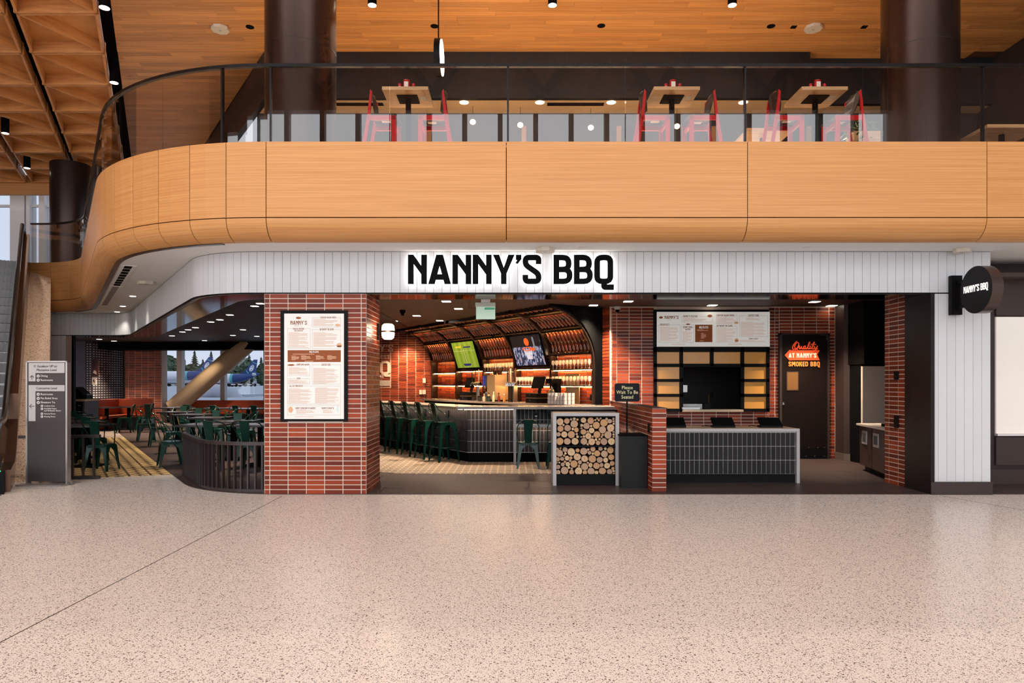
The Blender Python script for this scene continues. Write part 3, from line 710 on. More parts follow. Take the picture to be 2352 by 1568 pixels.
for k in range(5):
    t0, t1 = 1.4*k+.04, 1.4*(k+1)-.04; e = DV*(t1-t0)
    def slab(z, h, s0, s1, name, m, par):
        q0 = pt(t0,s0); q1 = pt(t0,s1); MB().extr([(q0.x,q0.y,z),(q1.x,q1.y,z),(q1.x,q1.y,z+h),(q0.x,q0.y,z+h)], (e.x,e.y,0)).build(name, m, par)
    if k in (0,2,4):
        slab(2.10,.03,.0,.26,'shelf',RIB,vault)
        q = pt(t0,.12); MB().bar((q.x,q.y,2.095), (q.x+e.x,q.y+e.y,2.095), .02,.012).build('light_strip', LED, vault)
    else:
        slab(1.80,.05,.0,.2,'shelf',RIB,vault); q = pt(t0,.10); MB().bar((q.x,q.y,1.794), (q.x+e.x,q.y+e.y,1.794), .02,.012).build('light_strip', LED, vault)
    for z in ((1.79,1.45) if k in (0,2,4) else (1.45,)):
        slab(z-.025,.025,.0,.24,'shelf',RIB,vault)
        q = pt(t0,.10); MB().bar((q.x,q.y,z-.032), (q.x+e.x,q.y+e.y,z-.032), .02,.012).build('light_strip', LED, vault)
        if k == 4 or (k == 3): continue
        for row, s_ in ((0,.17),(1,.07)):
            for i in range(11):
                q = pt(t0+.06+(t1-t0-.12)*i/10, s_)
                g = tag(link('wine_glass', WG), f'stemmed glass, {ORDS[i]} from the near rib, {["front","rear"][row]} row, {SHN[z]} shelf, {BAYN[k]}', 'glass', f'stemmed glasses on the {SHN[z]} shelf, {BAYN[k]}'); g.location = (q.x,q.y,z)
# two television screens
def screen_mat(kind):
    m = bpy.data.materials.new('tv_'+kind); m.use_nodes = True; N = m.node_tree.nodes; L = m.node_tree.links; b = N['Principled BSDF']
    tc = N.new('ShaderNodeTexCoord'); rp = N.new('ShaderNodeValToRGB')
    if kind == 'grass':
        wv = N.new('ShaderNodeTexWave'); wv.inputs['Scale'].default_value = 1.3; wv.bands_direction = 'X'; L.new(tc.outputs['Object'], wv.inputs[0]); L.new(wv.outputs[1], rp.inputs[0])
        rp.color_ramp.interpolation = 'CONSTANT'; rp.color_ramp.elements[1].position = .5
        rp.color_ramp.elements[0].color = (*lin((118,150,42)),1); rp.color_ramp.elements[1].color = (*lin((136,164,58)),1)
    else:
        mp = N.new('ShaderNodeMapping'); mp.inputs['Scale'].default_value = (16,16,9); L.new(tc.outputs['Object'], mp.inputs[0])
        v = N.new('ShaderNodeTexNoise'); v.inputs['Scale'].default_value = 1.; v.inputs['Detail'].default_value = 2; L.new(mp.outputs[0], v.inputs[0]); L.new(v.outputs[0], rp.inputs[0])
        cs = ((.0,(14,20,36)),(.45,(24,36,64)),(.52,(70,96,140)),(.6,(176,186,214)),(.68,(150,100,84)))
        while len(rp.color_ramp.elements) < 5: rp.color_ramp.elements.new(.5)
        for e_, (p_, c_) in zip(rp.color_ramp.elements, cs): e_.position = p_; e_.color = (*lin(c_),1)
    L.new(rp.outputs[0], b.inputs['Base Color']); L.new(rp.outputs[0], b.inputs['Emission Color']); b.inputs['Emission Strength'].default_value = .75; return m
def tv(k, label, kind):
    t0, t1 = 1.4*k+.13, 1.4*k+1.27; pa, pb = pt((t0+t1)/2,.17), pt((t0+t1)/2,.40)
    up = Vector((pb.x-pa.x, pb.y-pa.y, .69)); hgt = up.length; up.normalize(); ux = Vector((-DV.x,-DV.y,0)); nn = ux.cross(up)   # nn faces the room
    M = Matrix((( ux.x, -nn.x, up.x, pa.x),(ux.y, -nn.y, up.y, pa.y),(ux.z, -nn.z, up.z, 1.88),(0,0,0,1)))
    root = bpy.data.objects.new('television', None); COL.objects.link(root); root.matrix_world = M; tag(root, label, 'television')
    wv = (t1-t0)/2
    def ch(mb, name, m):
        o = link(name, mb.mesh(name), None, m); o.parent = root; return o
    ch(MB().box(-wv,.0,.0,wv,.05,hgt), 'casing', BLACK)
    ch(MB().box(-wv+.02,-.004,.02,wv-.02,0,hgt-.02), 'screen', screen_mat(kind))
    return ch, wv, hgt
ch, wv, hg = tv(3, 'television showing a green football pitch in the arched rack', 'grass')
LINEW = mat('pitch_line', (214,224,190), .8, emit=.6); BLUEM = mat('badge_blue', (40,52,120), .8, emit=.5); YELM = mat('badge_yellow', (226,206,60), .8, emit=.6)
ch(MB().box(-.006,-.006,.02,.006,-.004,hg-.2), 'pitch_line', LINEW); ch(MB().box(-wv+.02,-.006,.47,wv-.02,-.004,.475), 'pitch_line', LINEW)
ch(MB().extr([(-.2,-.007,.13),(.2,-.007,.13),(.15,-.007,.07),(-.15,-.007,.07)], (0,.003,0)), 'badge', BLUEM)
ch(MB().box(-.38,-.007,.56,-.1,-.004,.60), 'title', YELM); ch(MB().box(.02,-.007,.55,.38,-.004,.585), 'title', BLUEM)
ch, wv, hg = tv(1, 'television showing a basketball hoop and crowd in the arched rack', 'crowd')
ORB = mat('hoop_orange', (226,96,40), .8, emit=.7); NETW = mat('net_white', (220,220,228), .8, emit=.6); NAVY = mat('arena_dark', (14,18,34), .8, emit=.3)
ch(MB().box(-wv+.02,-.006,.45,wv-.02,-.004,hg-.02), 'arena', NAVY)
ch(MB().extr([(.05+.09*math.cos(a),-.010,.56+.09*math.sin(a)) for a in [2*math.pi*i/16 for i in range(16)]], (0,.003,0)), 'ball', ORB)
ch(MB().tube([(.02+.17*math.cos(a),-.009,.40+.035*math.sin(a)) for a in [2*math.pi*i/20 for i in range(20)]], .010, 6, True), 'hoop', ORB)
nb = MB()
for i in range(9):
    x0 = -.14+.04*i
    nb.bar((x0,-.008,.39), (x0*.45+.06,-.008,.16), .006); nb.bar((x0,-.008,.39), (x0*.45+.02,-.008,.16), .006)
ch(nb, 'net', NETW); ch(MB().box(.28,-.009,.36,.34,-.006,.66), 'backboard', mat('backboard_grey', (120,140,160), .8, emit=.5)); ch(MB().box(.1,-.009,.35,.3,-.006,.42), 'bracket', ORB)
# ---- bar counter
LB = 8.0; cA = Vector((-.834,12.75)); far = cA+DV*LB
bar = empty('bar_counter', 'long dark-tiled bar counter with grey stone top and lit apron', 'bar counter', (.3,12.75,0))
MB().prism([(1.9,12.77),(-.83,12.77),tuple(far+NV*.01),tuple(far+NV*.2),(-.7,12.95),(1.9,12.95)], .19, 1.01).build('core', GROUTG, bar)
MB().prism([(1.9,12.83),(-.80,12.83),tuple(far+NV*.08),tuple(far+NV*.2),(-.7,12.97),(1.9,12.97)], 0.011, .19).build('toe_kick', MATTE, bar)
pc = Pieces('tile', bar, CHARCOAL, CHARCOALI, 300)
tilewall(pc, (-.834,12.764), Vector((1,0)), 2.73, .2, 1.01, .0715, .2025, joint=.008, depth=.012)
tilewall(pc, tuple(cA-NV*.0+DV*LB), -DV, LB, .2, 1.01, .0715, .2025, joint=.008, depth=.012)
pc.done()
TOPB = mat('bar_top_stone', (150,134,124), .18)
MB().prism([(1.88,12.42),(-1.01,12.42),tuple(Vector((-1.01,12.42))+DV*8.2),tuple(Vector((-1.01,12.42))+DV*8.2+NV*.72),(-.62,13.14),(1.88,13.14)], 1.015, 1.062).build('worktop', TOPB, bar)
MB().bar((-.88,12.60,1.008), (.02,12.60,1.008), .02,.012).build('light_strip', LEDW, bar)
a = Vector((-.93,12.66)); b = a+DV*7.9; MB().bar((a.x,a.y,1.008), (b.x,b.y,1.008), .02,.012).build('light_strip', LEDW, bar)
MB().box(.03,12.42,.011,.075,12.76,1.015).build('end_panel', GREYW, bar)
MB().box(.075,12.22,.70,1.6,12.76,.745).build('low_ledge', GREYW, bar); MB().bar((.1,12.6,.69), (1.6,12.6,.69), .02,.012).build('light_strip', LEDW, bar)
for t in (.75, 1.75, 2.9):
    c = cA+DV*t-NV*.014; o = MB().box(-.05,-.012,-.06,.05,.012,.06).build('socket', BLACK, bar); o.location = (c.x,c.y,.90); o.rotation_euler = (0,0,RZD)
MB().box(.40,12.735,.855,.50,12.76,.93).build('socket', BLACK, bar); MB().box(.43,12.73,.868,.47,12.736,.885).build('socket_label', WHITE, bar)
MB().box(.62,12.3,.93,1.9,12.76,1.013).build('drink_rail_panel', BLACK, bar)
# back counter
back = empty('back_counter', 'back bar counter of grey stone below the arched rack', 'counter', (*pt(3.5,.4), 0))
MB().prism([tuple(pt(-.03,.02)),tuple(pt(6.6,.02)),tuple(pt(6.6,.75)),tuple(pt(-.03,.75))], 1.02, 1.066).build('worktop', TOPB, back)
MB().prism([tuple(pt(0,.05)),tuple(pt(6.6,.05)),tuple(pt(6.6,.6)),tuple(pt(0,.6))], 0.0, 1.02).build('cabinet', MATTE, back)
# ---- bar stools and café chairs
def stool_parts(h, back_h, chair, arms=False):
    out = []; s = .165; fx = .20 if chair else .215
    seat = MB(); n = 8
    rc = [(s,-s+.03),(s,s-.04),(s-.04,s),(-s+.04,s),(-s,s-.04),(-s,-s+.03),(-s+.03,-s),(s-.03,-s)]
    seat.prism(rc, h-.018, h).prism([(x*1.02,y*1.02) for x,y in rc], h-.05, h-.012); out.append(('seat', seat.mesh('piece')))
    for sx in (-1,1):
        for sy in (-1,1):
            mb = MB(); x0, y0 = s*sx, s*sy; x1, y1 = fx*sx, (fx+.01)*sy; th = .006
            wt, wm, wb = .15, .066, .03; zm = h*.72 if chair else h*.8
            f = (h-.02-zm)/(h-.02); xm, ym = x0+(x1-x0)*f, y0+(y1-y0)*f
            def plate(ax):
                if ax == 0: P_ = [(x0,y0,h-.02),(x0-wt*sx,y0,h-.02),(xm-wm*sx,ym,zm),(x1-wb*sx,y1,0),(x1,y1,0),(xm,ym,zm)]; v = (0,-th*sy,0)
                else: P_ = [(x0,y0,h-.02),(x0,y0-wt*sy,h-.02),(xm,ym-wm*sy,zm),(x1,y1-wb*sy,0),(x1,y1,0),(xm,ym,zm)]; v = (-th*sx,0,0)
                mb.extr(P_, v)
            plate(0); plate(1); out.append(('leg', mb.mesh('piece')))
    w = .175; tb = [(-w,-s+.02,h-.02),(-w-.012,-s-.015,h+back_h*.35),(-w-.01,-s-.06,h+back_h*.70),(-w+.03,-s-.085,h+back_h*.90),(-w+.09,-s-.095,h+back_h),(0,-s-.10,h+back_h*1.005)]
    if not chair: tb[0] = (-w,.02,h-.01); tb[1] = (-w-.01,-.06,h+back_h*.4)
    if arms: tb = [(-.175,.06,h-.02),(-.215,.0,h+.15),(-.245,-.08,h+.28),(-.235,-.16,h+.35),(-.19,-.22,h+.385),(-.10,-.255,h+.40),(0,-.265,h+.402)]
    out.append(('back_hoop', MB().tube(tb+[(-x,y,z) for x,y,z in tb[-2::-1]], .0095, 6).mesh('piece', True)))
    sp = MB(); yb, yt = -s+.005, -s-.097; sp.extr([(-.058,yb,h-.03),(.058,yb,h-.03),(.082,yt,h+back_h),(-.082,yt,h+back_h)], (0,.012,.002)); out.append(('back_splat', sp.mesh('piece')))
    if not chair:
        z = .27; q = fx-.02; out.append(('foot_ring', MB().tube([(-q,-q,z),(q,-q,z),(q,q,z),(-q,q,z)], .009, 6, True).mesh('piece')))
    for _, me in out: me.materials.append(GREEN)
    return out
CH = stool_parts(.45,.40,True); CA = stool_parts(.45,.40,True,True); ST = stool_parts(.745,.36,False)
def inst(parts, name, label, cat, loc, rz, group=None):
    r = empty(name, label, cat, loc, rz, group)
    for nme, me in parts:
        o = bpy.data.objects.new(nme, me); COL.objects.link(o); o.parent = r
    return r
SN = ['nearest the bar corner', 'second along from the bar corner', 'third along from the bar corner', 'fourth along from the bar corner', 'fifth along from the bar corner, beside the brick pillar', 'half hidden behind the brick pillar edge']
for i in range(6):
    c = Vector((-1.29,12.96))+Vector((-.35,.525))*i
    inst(ST, 'bar_stool', f'green metal bar stool {SN[i]}', 'bar stool', (c.x,c.y,.0115), RZN-math.pi/2, 'green bar stools along the bar')
inst(CH, 'cafe_chair', 'green metal chair at the low ledge of the bar', 'chair', (.28,11.98,.0115), 0, 'green café chairs')
inst(CH, 'cafe_chair', 'green metal chair half hidden behind the log-filled host stand', 'chair', (.80,12.0,.0115), 0, 'green café chairs')
# ---- things on the back counter
def local(root, mb, name, m, smooth=False):
    o = link(name, mb.mesh(name, smooth), None, m); o.parent = root; return o
def onback(name, label, cat, t, s, z=1.066, rz=None, group=None):
    q = pt(t, s); return empty(name, label, cat, (q.x,q.y,z), RZD+math.pi if rz is None else rz, group)     # local -y faces the room, x runs towards the camera side
r = onback('espresso_machine', 'tall steel coffee machine with two clear bean hoppers on top', 'coffee machine', 3.35, .36)
BEIGE = mat('brushed_beige_steel', (206,172,130), .35, .4)
local(r, MB().extr([(.06,-.25,.04),(.06,.25,.04),(.06,.25,.62),(.06,-.25,.62)], (.34,0,0)), 'housing', BEIGE)
local(r, MB().box(-.36,-.2,.0,.06,.24,.10), 'drip_tray', STEEL); local(r, MB().box(-.30,-.05,.1,.06,.24,.60), 'brew_body', BLACK)
local(r, MB().box(-.28,-.10,.34,.06,-.05,.62), 'front_panel', STEEL); local(r, MB().box(-.34,-.13,.36,-.28,-.02,.60), 'touch_screen', mat('screen_blue', (60,60,150), .3, emit=.5))
for x in (-.05,.14):
    local(r, MB().lathe([(.06,0),(.075,.05),(.085,.17),(.08,.175),(.0,.175)], 16, (x,.05,.63)), 'bean_hopper', CLEAR, True); local(r, MB().lathe([(.05,0),(.06,.03),(.07,.10),(0,.11)], 14, (x,.05,.632)), 'beans', mat('coffee_beans',(72,38,22),.6), True); local(r, MB().lathe([(.012,0),(.012,.03),(0,.035)], 8, (x,.05,.80)), 'knob', CHROME, True)
for x in (-.2,-.06): local(r, MB().lathe([(.03,0),(.035,.06),(.033,.12)], 12, (x,-.12,.10)), 'milk_jug', CHROME, True)
def register(t, s, label, two=True):
    r = onback('cash_register', label, 'cash register', t, s)
    local(r, MB().box(-.2,-.2,0,.2,.2,.10), 'cash_drawer', BLACK)
    local(r, MB().box(-.2,-.2,.115,.2,.2,.21), 'drawer_unit', BLACK); local(r, MB().box(-.19,-.195,.10,.19,.19,.115), 'gap_trim', OAK)
    for z in (.05,.165): local(r, MB().lathe([(.008,0),(.008,.01),(0,.012)], 8, (-.04,-.205,z)), 'lock', STEEL)
    local(r, MB().bar((0,.02,.21), (0,.06,.36), .05), 'stand', BLACK)
    o = local(r, MB().box(-.16,-.015,-.13,.16,.015,.13), 'monitor', MATTE); o.location = (0,.0,.44); o.rotation_euler = (-.35,0,.25); return r
register(1.55, .38, 'black point-of-sale register on the back counter beside the beer taps')
register(4.5, .36, 'black point-of-sale register on the back counter under the football screen')
def taps(t, label, n, tower):
    r = onback('beer_tap_tower', label, 'beer tap', t, .40)
    if tower:
        local(r, MB().box(-.17,-.06,0,-.03,.06,.40), 'tower', RIB); local(r, MB().box(.0,-.05,0,.05,.05,.40), 'tower', STEEL)
    else: local(r, MB().lathe([(.05,0),(.05,.34)], 14), 'tower', STEEL, True)
    local(r, MB().tube([(-.22,-.03,.42),(.16,-.03,.42)], .035, 10), 'manifold', CHROME, True)
    TH = [mat('tap_handle_black',(30,24,22),.4), mat('tap_handle_wood',(120,70,36),.5), mat('tap_handle_cream',(220,204,172),.5), mat('tap_handle_brown',(84,44,28),.4)]
    for i in range(n):
        x = -.19+.32*i/max(1,n-1); local(r, MB().tube([(x,-.03,.42),(x,-.10,.43),(x,-.11,.36)], .012, 6), 'spout', CHROME, True)
        local(r, MB().lathe([(.008,0),(.014,.03),(.016,.17),(.022,.21),(.012,.25+.03*(i%3)),(0,.255+.03*(i%3))], 10, (x,-.06,.45)), 'tap_handle', TH[i%4], True)
taps(2.45, 'beer tap tower with six handles beside the cash register', 6, True)
taps(4.05, 'slim beer tap tower with white handle beside the coffee machine', 3, False)
r = onback('coffee_brewer', 'tall black coffee brewer behind the white cups', 'coffee brewer', 1.05, .34)
local(r, MB().box(-.09,-.12,0,.09,.12,.05), 'base', BLACK); local(r, MB().box(-.09,.02,.05,.09,.12,.42), 'body', BLACK); local(r, MB().box(-.1,-.14,.42,.1,.12,.52), 'head', BLACK); local(r, MB().lathe([(.06,0),(.07,.1),(.06,.22),(.03,.25),(.03,.27)], 14, (0,-.05,.06)), 'flask', STEEL, True); local(r, MB().tube([(.0,-.1,.5),(.06,-.14,.54),(.10,-.12,.5)], .012, 6), 'lever', CHROME, True)
r = onback('cutting_board', 'pale wooden board leaning against the brick behind the cups', 'board', .72, .10)
o = local(r, MB().box(-.22,-.01,0,.22,.012,.62), 'board', OAK)
CUP = MB().lathe([(.024,0),(.04,.005),(.042,.075),(.039,.075),(.037,.01),(0,.01)], 12).mesh('piece', True); HDL = MB().tube([(.04,0,.06),(.062,0,.055),(.066,0,.035),(.058,0,.018),(.04,0,.015)], .006, 6).mesh('piece', True)
CER = mat('white_ceramic', (226,214,204), .3); CUP.materials.append(CER); HDL.materials.append(CER)
for j in range(6):
    for i in range(3):
        for z in range(3 if not (j == 2 and i == 0) else 2):
            q = pt(.30+.10*j, .64-.10*i); c = tag(link('coffee_cup', CUP), f'white coffee cup, {ORDS[j]} column along, {ORDS[i]} row back, {["bottom","middle","top"][z]} tier', 'cup', 'white cups stacked on the back counter'); c.location = (q.x,q.y,1.066+.076*z); c.rotation_euler = (0,0,RZD)
            h = link('handle', HDL); h.parent = c
SYC = [(206,140,60),(120,40,24),(236,220,180),(60,44,30),(190,60,40),(230,200,150)]
for i in range(9):
    q = pt(2.85+.07*i, .42+.1*((i*7)%3)); hh = .16+.05*((i*5)%4)/2
    r = empty('syrup_bottle', f'{["amber","brown","cream","dark","red","pale"][i%6]} syrup bottle standing {["first","second","third","fourth","fifth","sixth","seventh","eighth","ninth"][i]} from the tap tower', 'bottle', (q.x,q.y,1.066), 0, 'syrup bottles beside the coffee machine')
    local(r, MB().lathe([(.03,0),(.032,.01),(.032,hh*.6),(.012,hh*.78),(.012,hh)], 10), 'body', mat(f'syrup_{i%6}', SYC[i%6], .2), True); local(r, MB().lathe([(.014,hh-.01),(.014,hh+.02),(0,hh+.022)], 8), 'cap', BLACK if i%2 else WHITE, True)
for i,(t,s,cl) in enumerate(((3.9,.62,(40,34,32)),(3.55,.66,(50,40,36)),(3.15,.66,(44,58,44)))):
    q = pt(t,s); r = empty('counter_canister', ['small black canister before the register','small dark box before the coffee machine','dark green canister before the syrup bottles'][i], 'canister', (q.x,q.y,1.066))
    local(r, MB().lathe([(.045,0),(.045,.10),(.04,.11)], 12), 'body', mat(f'canister_{i}', cl, .4), True); local(r, MB().lathe([(.047,.10),(.047,.12),(0,.125)], 12), 'lid', BLACK, True)
q = pt(.22,.0); o = MB().box(-.05,-.012,-.06,.05,.012,.06).build('socket', BLACK, bb); o.location = (q.x,q.y,1.2); o.rotation_euler = (0,0,RZD)
# lettering and switches on the end wall of the bar
WL = mat('wall_lettering', (236,206,184), .7)
el = tag(empty('painted_wall_sign', 'pale painted lettering on the brick wall beside the wall lamp', 'wall sign', (-3.4,19.49,1.1)))
yy = 19.494; dv = (0,-.003,0)
def wl(body, pxr, pyt, pyb, width):
    h = (pyb-pyt)*19.49/F; x1 = X(pxr,19.49); sign_letters(body, (x1-width,yy,Z(pyb,19.49)), (1,0,0), (0,0,1), h, dv, WL, el, 'letter', width=width, each=True)
wl("NY'S", 903, 791, 807, .56); wl('WEST', 895, 815, 824, .42); wl('BBQ', 896, 829, 859, .95); wl('NT', 882, 860, 868, .16)
MB().box(X(896.5,19.49),yy-.003,Z(889,19.49),X(898,19.49),yy,Z(807,19.49)).build('border', WL, el); MB().box(X(840,19.49),yy-.003,Z(890,19.49),X(898,19.49),yy,Z(889,19.49)).build('border', WL, el)
MB().box(X(840,19.49),yy-.004,Z(886,19.49),X(896,19.49),yy,Z(873,19.49)).build('banner', mat('banner_grey', (170,156,146), .7), el)
for nm, a, b, c, d in (('thermostat',971,868,978,879),('light_switch',963,895,969,905),('double_light_switch',970,895,978,905)):
    tag(MB().box(X(a,19.49),19.47,Z(d,19.49),X(c,19.49),19.497,Z(b,19.49)).build(nm, CER), {'thermostat':'white thermostat on the brick wall above the switches','light_switch':'narrow white light switch plate on the brick wall','double_light_switch':'wider white double switch plate on the brick wall'}[nm], 'switch')
# =================================================================== SIGNS
NEON = mat('halo_white', (255,250,244), .5, emit=3.6); SIGNB = mat('sign_black', (6,6,7), .6, spec=.08)
hs = empty('shop_name_sign', 'large black halo-lit channel letters on the white plank header', 'sign', (0,9.12,2.8))
hx0, hx1, hz0, hz1 = X(937,9.06), X(1412,9.06), Z(652,9.06), Z(585,9.06)
for o in sign_letters("NANNY'S BBQ", (hx0,9.05,hz0), (1,0,0), (0,0,1), hz1-hz0, (0,.03,0), SIGNB, hs, 'letter', .05, hx1-hx0-.02, True, .185): pass
sign_letters("NANNY'S BBQ", (hx0-.008,9.082,hz0-.006), (1,0,0), (0,0,1), hz1-hz0+.012, (0,.006,0), NEON, hs, 'halo_light', .05, hx1-hx0-.004, True, .205)
# round blade sign
bs = empty('blade_sign', 'round black blade sign with white lettering on the white plank pier', 'sign', (5.9,8.62,2.7))
cY, cZ, rr = 8.61, 2.665, .298
MB().extr([(5.85,cY+rr*math.cos(a),cZ+rr*math.sin(a)) for a in [2*math.pi*i/48 for i in range(48)]], (.14,0,0)).build('drum', mat('blade_rim_bronze', (92,80,76), .3, .7), bs)
MB().extr([(5.848,cY+rr*.99*math.cos(a),cZ+rr*.99*math.sin(a)) for a in [2*math.pi*i/48 for i in range(48)]], (.004,0,0)).build('face', mat('blade_sign_black', (28,28,30), .5, spec=.15), bs)
sign_letters("NANNY'S BBQ", (5.846,cY+.225,cZ-.02), (0,-1,0), (0,0,1), .085, (-.003,0,0), mat('blade_letter_white', (244,240,232), .5, emit=.8), bs, 'letter', .06, .45, True)
MB().box(5.83,9.05,cZ-.27,5.97,9.118,cZ+.25).build('wall_plate', BLACK, bs)
for dz in (-.17,.15): MB().box(5.88,8.85,cZ+dz-.02,5.94,9.06,cZ+dz+.02).build('bracket', BLACK, bs)
# round sign seen edge on at the mezzanine
es = empty('edge_lit_sign', 'round sign hanging edge-on below the plank ceiling, lit on one side', 'sign', (X(1016,11.6),11.6,7.0))
ex = X(1014,11.6); ez = Z(133,11.6); er = .30
MB().extr([(ex,11.6+er*math.cos(a),ez+er*math.sin(a)) for a in [2*math.pi*i/40 for i in range(40)]], (-.10,0,0)).build('drum', BLACK, es)
MB().extr([(ex+.02,11.6+er*.95*math.cos(a),ez+er*.95*math.sin(a)) for a in [2*math.pi*i/40 for i in range(40)]], (-.02,0,0)).build('lit_face', mat('sign_face_white',(255,236,226),.5,emit=6), es)
MB().box(ex-.06,11.58,ez+er,ex-.04,11.62,8.1).build('hanger', BLACK, es)
# =================================================================== MENU SCREENS
def menu(name, label, x0, x1, z0, z1, y, scr, heads, lines, blocks, plates, small, frame=.05):
    """scr: px box of the lit area; all lists in px of that plane"""
    r = empty(name, label, 'menu board', ((x0+x1)/2,y,z0)); D = y-.03
    MB().box(x0,y-.03,z0,x1,y+.0,z1).build('casing', BLACK, r)
    a, b, c, d = scr; MB().box(X(a,D),D-.004,Z(d,D),X(c,D),D,Z(b,D)).build('screen', PAPER, r)
    yy = D-.0055
    def rect(q, m, nm, k=0): return MB().box(X(q[0],D),yy-.001*k-.001,Z(q[3],D),X(q[2],D),yy-.001*k,Z(q[1],D)).build(nm, m, r)
    bm = MB()
    for q in blocks:
        for e in ((q[0],q[1],q[2],q[1]+.7),(q[0],q[3]-.7,q[2],q[3]),(q[0],q[1],q[0]+.6,q[3]),(q[2]-.6,q[1],q[2],q[3])): bm.box(X(e[0],D),yy-.001,Z(e[3],D),X(e[2],D),yy,Z(e[1],D))
    bm.build('printed_border', INKGR, r)
    for q in plates: rect(q, INKBR, 'brown_plate')
    for body, cx, yt, yb, wd, m in heads:
        h = (yb-yt)*D/F; w_ = wd*D/F
        MB().box(X(cx-wd/2-1,D),yy-.0015,Z(yb,D),X(cx+wd/2+1,D),yy-.001,Z(yt,D)).build('heading_ground', PAPER, r) if m is not PAPER else None
        sign_letters(body, (X(cx,D)-w_/2,yy-.002,Z(yb,D)), (1,0,0), (0,0,1), h, (0,-.0006,0), m, r, 'heading', .1, w_)
    tm = MB(); tp = MB()
    for (q, step, white) in lines:
        yv = q[1]; k = 0
        while yv < q[3]:
            wv = (q[2]-q[0])*(.5 if k % 4 == 0 else R.uniform(.8,1.)); (tp if white else tm).box(X(q[0],D),yy-.0035,Z(yv+step*.4,D),X(q[0]+wv,D),yy-.003,Z(yv,D)); yv += step*.8; k += 1
    if tm.v: tag(tm.build('printed_text', INKTX, r), kind='stuff')
    if tp.v: tag(tp.build('printed_text_pale', mat('plate_text',(216,170,140),.8,emit=.2), r), kind='stuff')
    for q, kind in small:
        cx, cy, rx, ry = q; n = 14
        MB().extr([(X(cx+rx*math.cos(2*math.pi*i/n),D),yy-.003,Z(cy+ry*math.sin(2*math.pi*i/n),D)) for i in range(n)], (0,-.001,0)).build('picture', kind, r)
    return r
SAUS = mat('print_brown', (150,84,50), .7, emit=.2); PALEP = mat('print_tan', (206,160,124), .7, emit=.3)
menu('menu_board', 'tall lit menu screen with brown panel on the brick pillar', -3.089, -2.197, .979, 2.459, 9.138, (653,720,790,962),
  [("NANNY'S",686.5,736.5,745.5,38,INKBR), ('CHICKEN WANG MENU',754,727,731,36,INKBR), ('SNACKS BEFORE',686,753,757,26,INKBR), ('THE SMACKS',686,758,761,20,INKBR), ('BETWEEN THE BUNS',751,754,758.5,32,INKBR),
   ('BBQ PLATES',721.5,806,810,21,PAPER), ('SOMETHING WARM',696,835,839,29,INKBR), ('LIGHTER FARE',749,835,839.5,21,INKBR), ('SIDES',686.5,867,870.5,9,INKBR), ('ALL DAY BREAKFAST',681,884,888,31,INKBR),
   ("NANNY'S SIGNATURE RYE WHISKEY",702,935,939,46,INKBR), ("NANNY'S DRAFTS",753,935,939,28,INKBR)],
  [((676,747,699,748.6),1.7,False),((663,763,710,798),2.8,False),((720,733,776,747),2.8,False),((720,763,776,796),2.8,False),((673,812.5,772,814),3,True),((670,817,690,826),2.6,True),((692,816,716,826),2.6,True),((726,816,746,826),2.6,True),((752,816,774,826),2.6,True),((700,828.5,740,830),3,True),
   ((664,843,710,860),2.7,False),((663,872,710,880),2.7,False),((720,845,778,880),2.7,False),((663,892,717,926),2.7,False),((724,890,780,925),2.7,False),((681,940.5,724,949),2.5,False),((742,941,766,948),2.5,False),((677,956,766,957.2),3,False)],
  [(660.5,754,713.5,800.5),(717,729,783,751),(717,756,783,800.5),(660.5,837,712,863),(660.5,869,712,882),(717,837,783,882),(660.5,886,783,928),(660.5,931,783,953)],
  [(661,804,783,831)], [((686,730,6,2.6),SAUS),((776,746.5,6,3),PALEP),((779.5,792.5,6,5),PALEP),((779.5,795,6,2),SAUS),((669,838,8,2),SAUS),((668,940.5,5.5,7),PALEP),((776,940,3,7.5),mat('print_glass',(190,204,204),.7,emit=.4))])
menu('wide_menu_board', 'wide lit menu screen pair with brown plate above the kitchen pass', X(1503,13.35), X(1769,13.35), Z(797,13.35), Z(710,13.35), 13.45, (1508.5,716,1768,796),
  [("NANNY'S",1542.3,725,732.3,32,INKBR),("NANNY'S FEATURE",1585.5,724,728.5,33,INKBR),('CHICKEN WANG MENU',1666,722,726.5,40,INKBR),('LIGHTER FARE',1730.5,722,727,25,INKBR),('BREAKFAST',1526.5,743,747.5,21,INKBR),('SOMETHING',1579.5,749,753.5,22,INKBR),('WARM',1579.5,754.2,758,12,INKBR),('BBQ PLATES',1616,749,754,21,PAPER),('BETWEEN THE BUNS',1664,746,750.5,36,INKBR),("NANNY'S LEGACY",1730.5,776,779.5,21,INKBR)],
  [((1533,734.2,1552,735.4),2,False),((1515.5,750.5,1560,783),2.3,False),((1569,730.5,1624,737),2.4,False),((1568,761,1591,784),2.3,False),((1601,756.5,1631,760),2.4,True),((1610,765,1623,777),3.3,True),((1607,782,1625,783.5),3,True),((1646.5,728.5,1690,742),2.6,False),((1646.5,752.5,1690,784),2.3,False),((1714,729.5,1746,734),2.6,False),((1701,739.5,1760,771),2.3,False),((1699,781,1764,785.5),2,False),((1542,790,1605,791.2),3,False),((1672,789.5,1735,790.7),3,False)],
  [(1512.5,745.5,1562.5,786.5),(1565.5,745.5,1593.5,786.5),(1565.5,726,1636.5,739.5),(1644.5,724,1693,743.5),(1644.5,748.5,1693,786.5),(1698,724.5,1763.5,773.5)],
  [(1596.5,745.5,1636,785.5)], [((1518,729,4.5,2.8),SAUS),((1630,725.5,5.5,3.2),SAUS),((1580,744.5,5,1.6),SAUS),((1691,741,5,3),PALEP),((1691.5,781.5,4.8,4.5),PALEP),((1691.5,782,4.8,1.6),SAUS)])
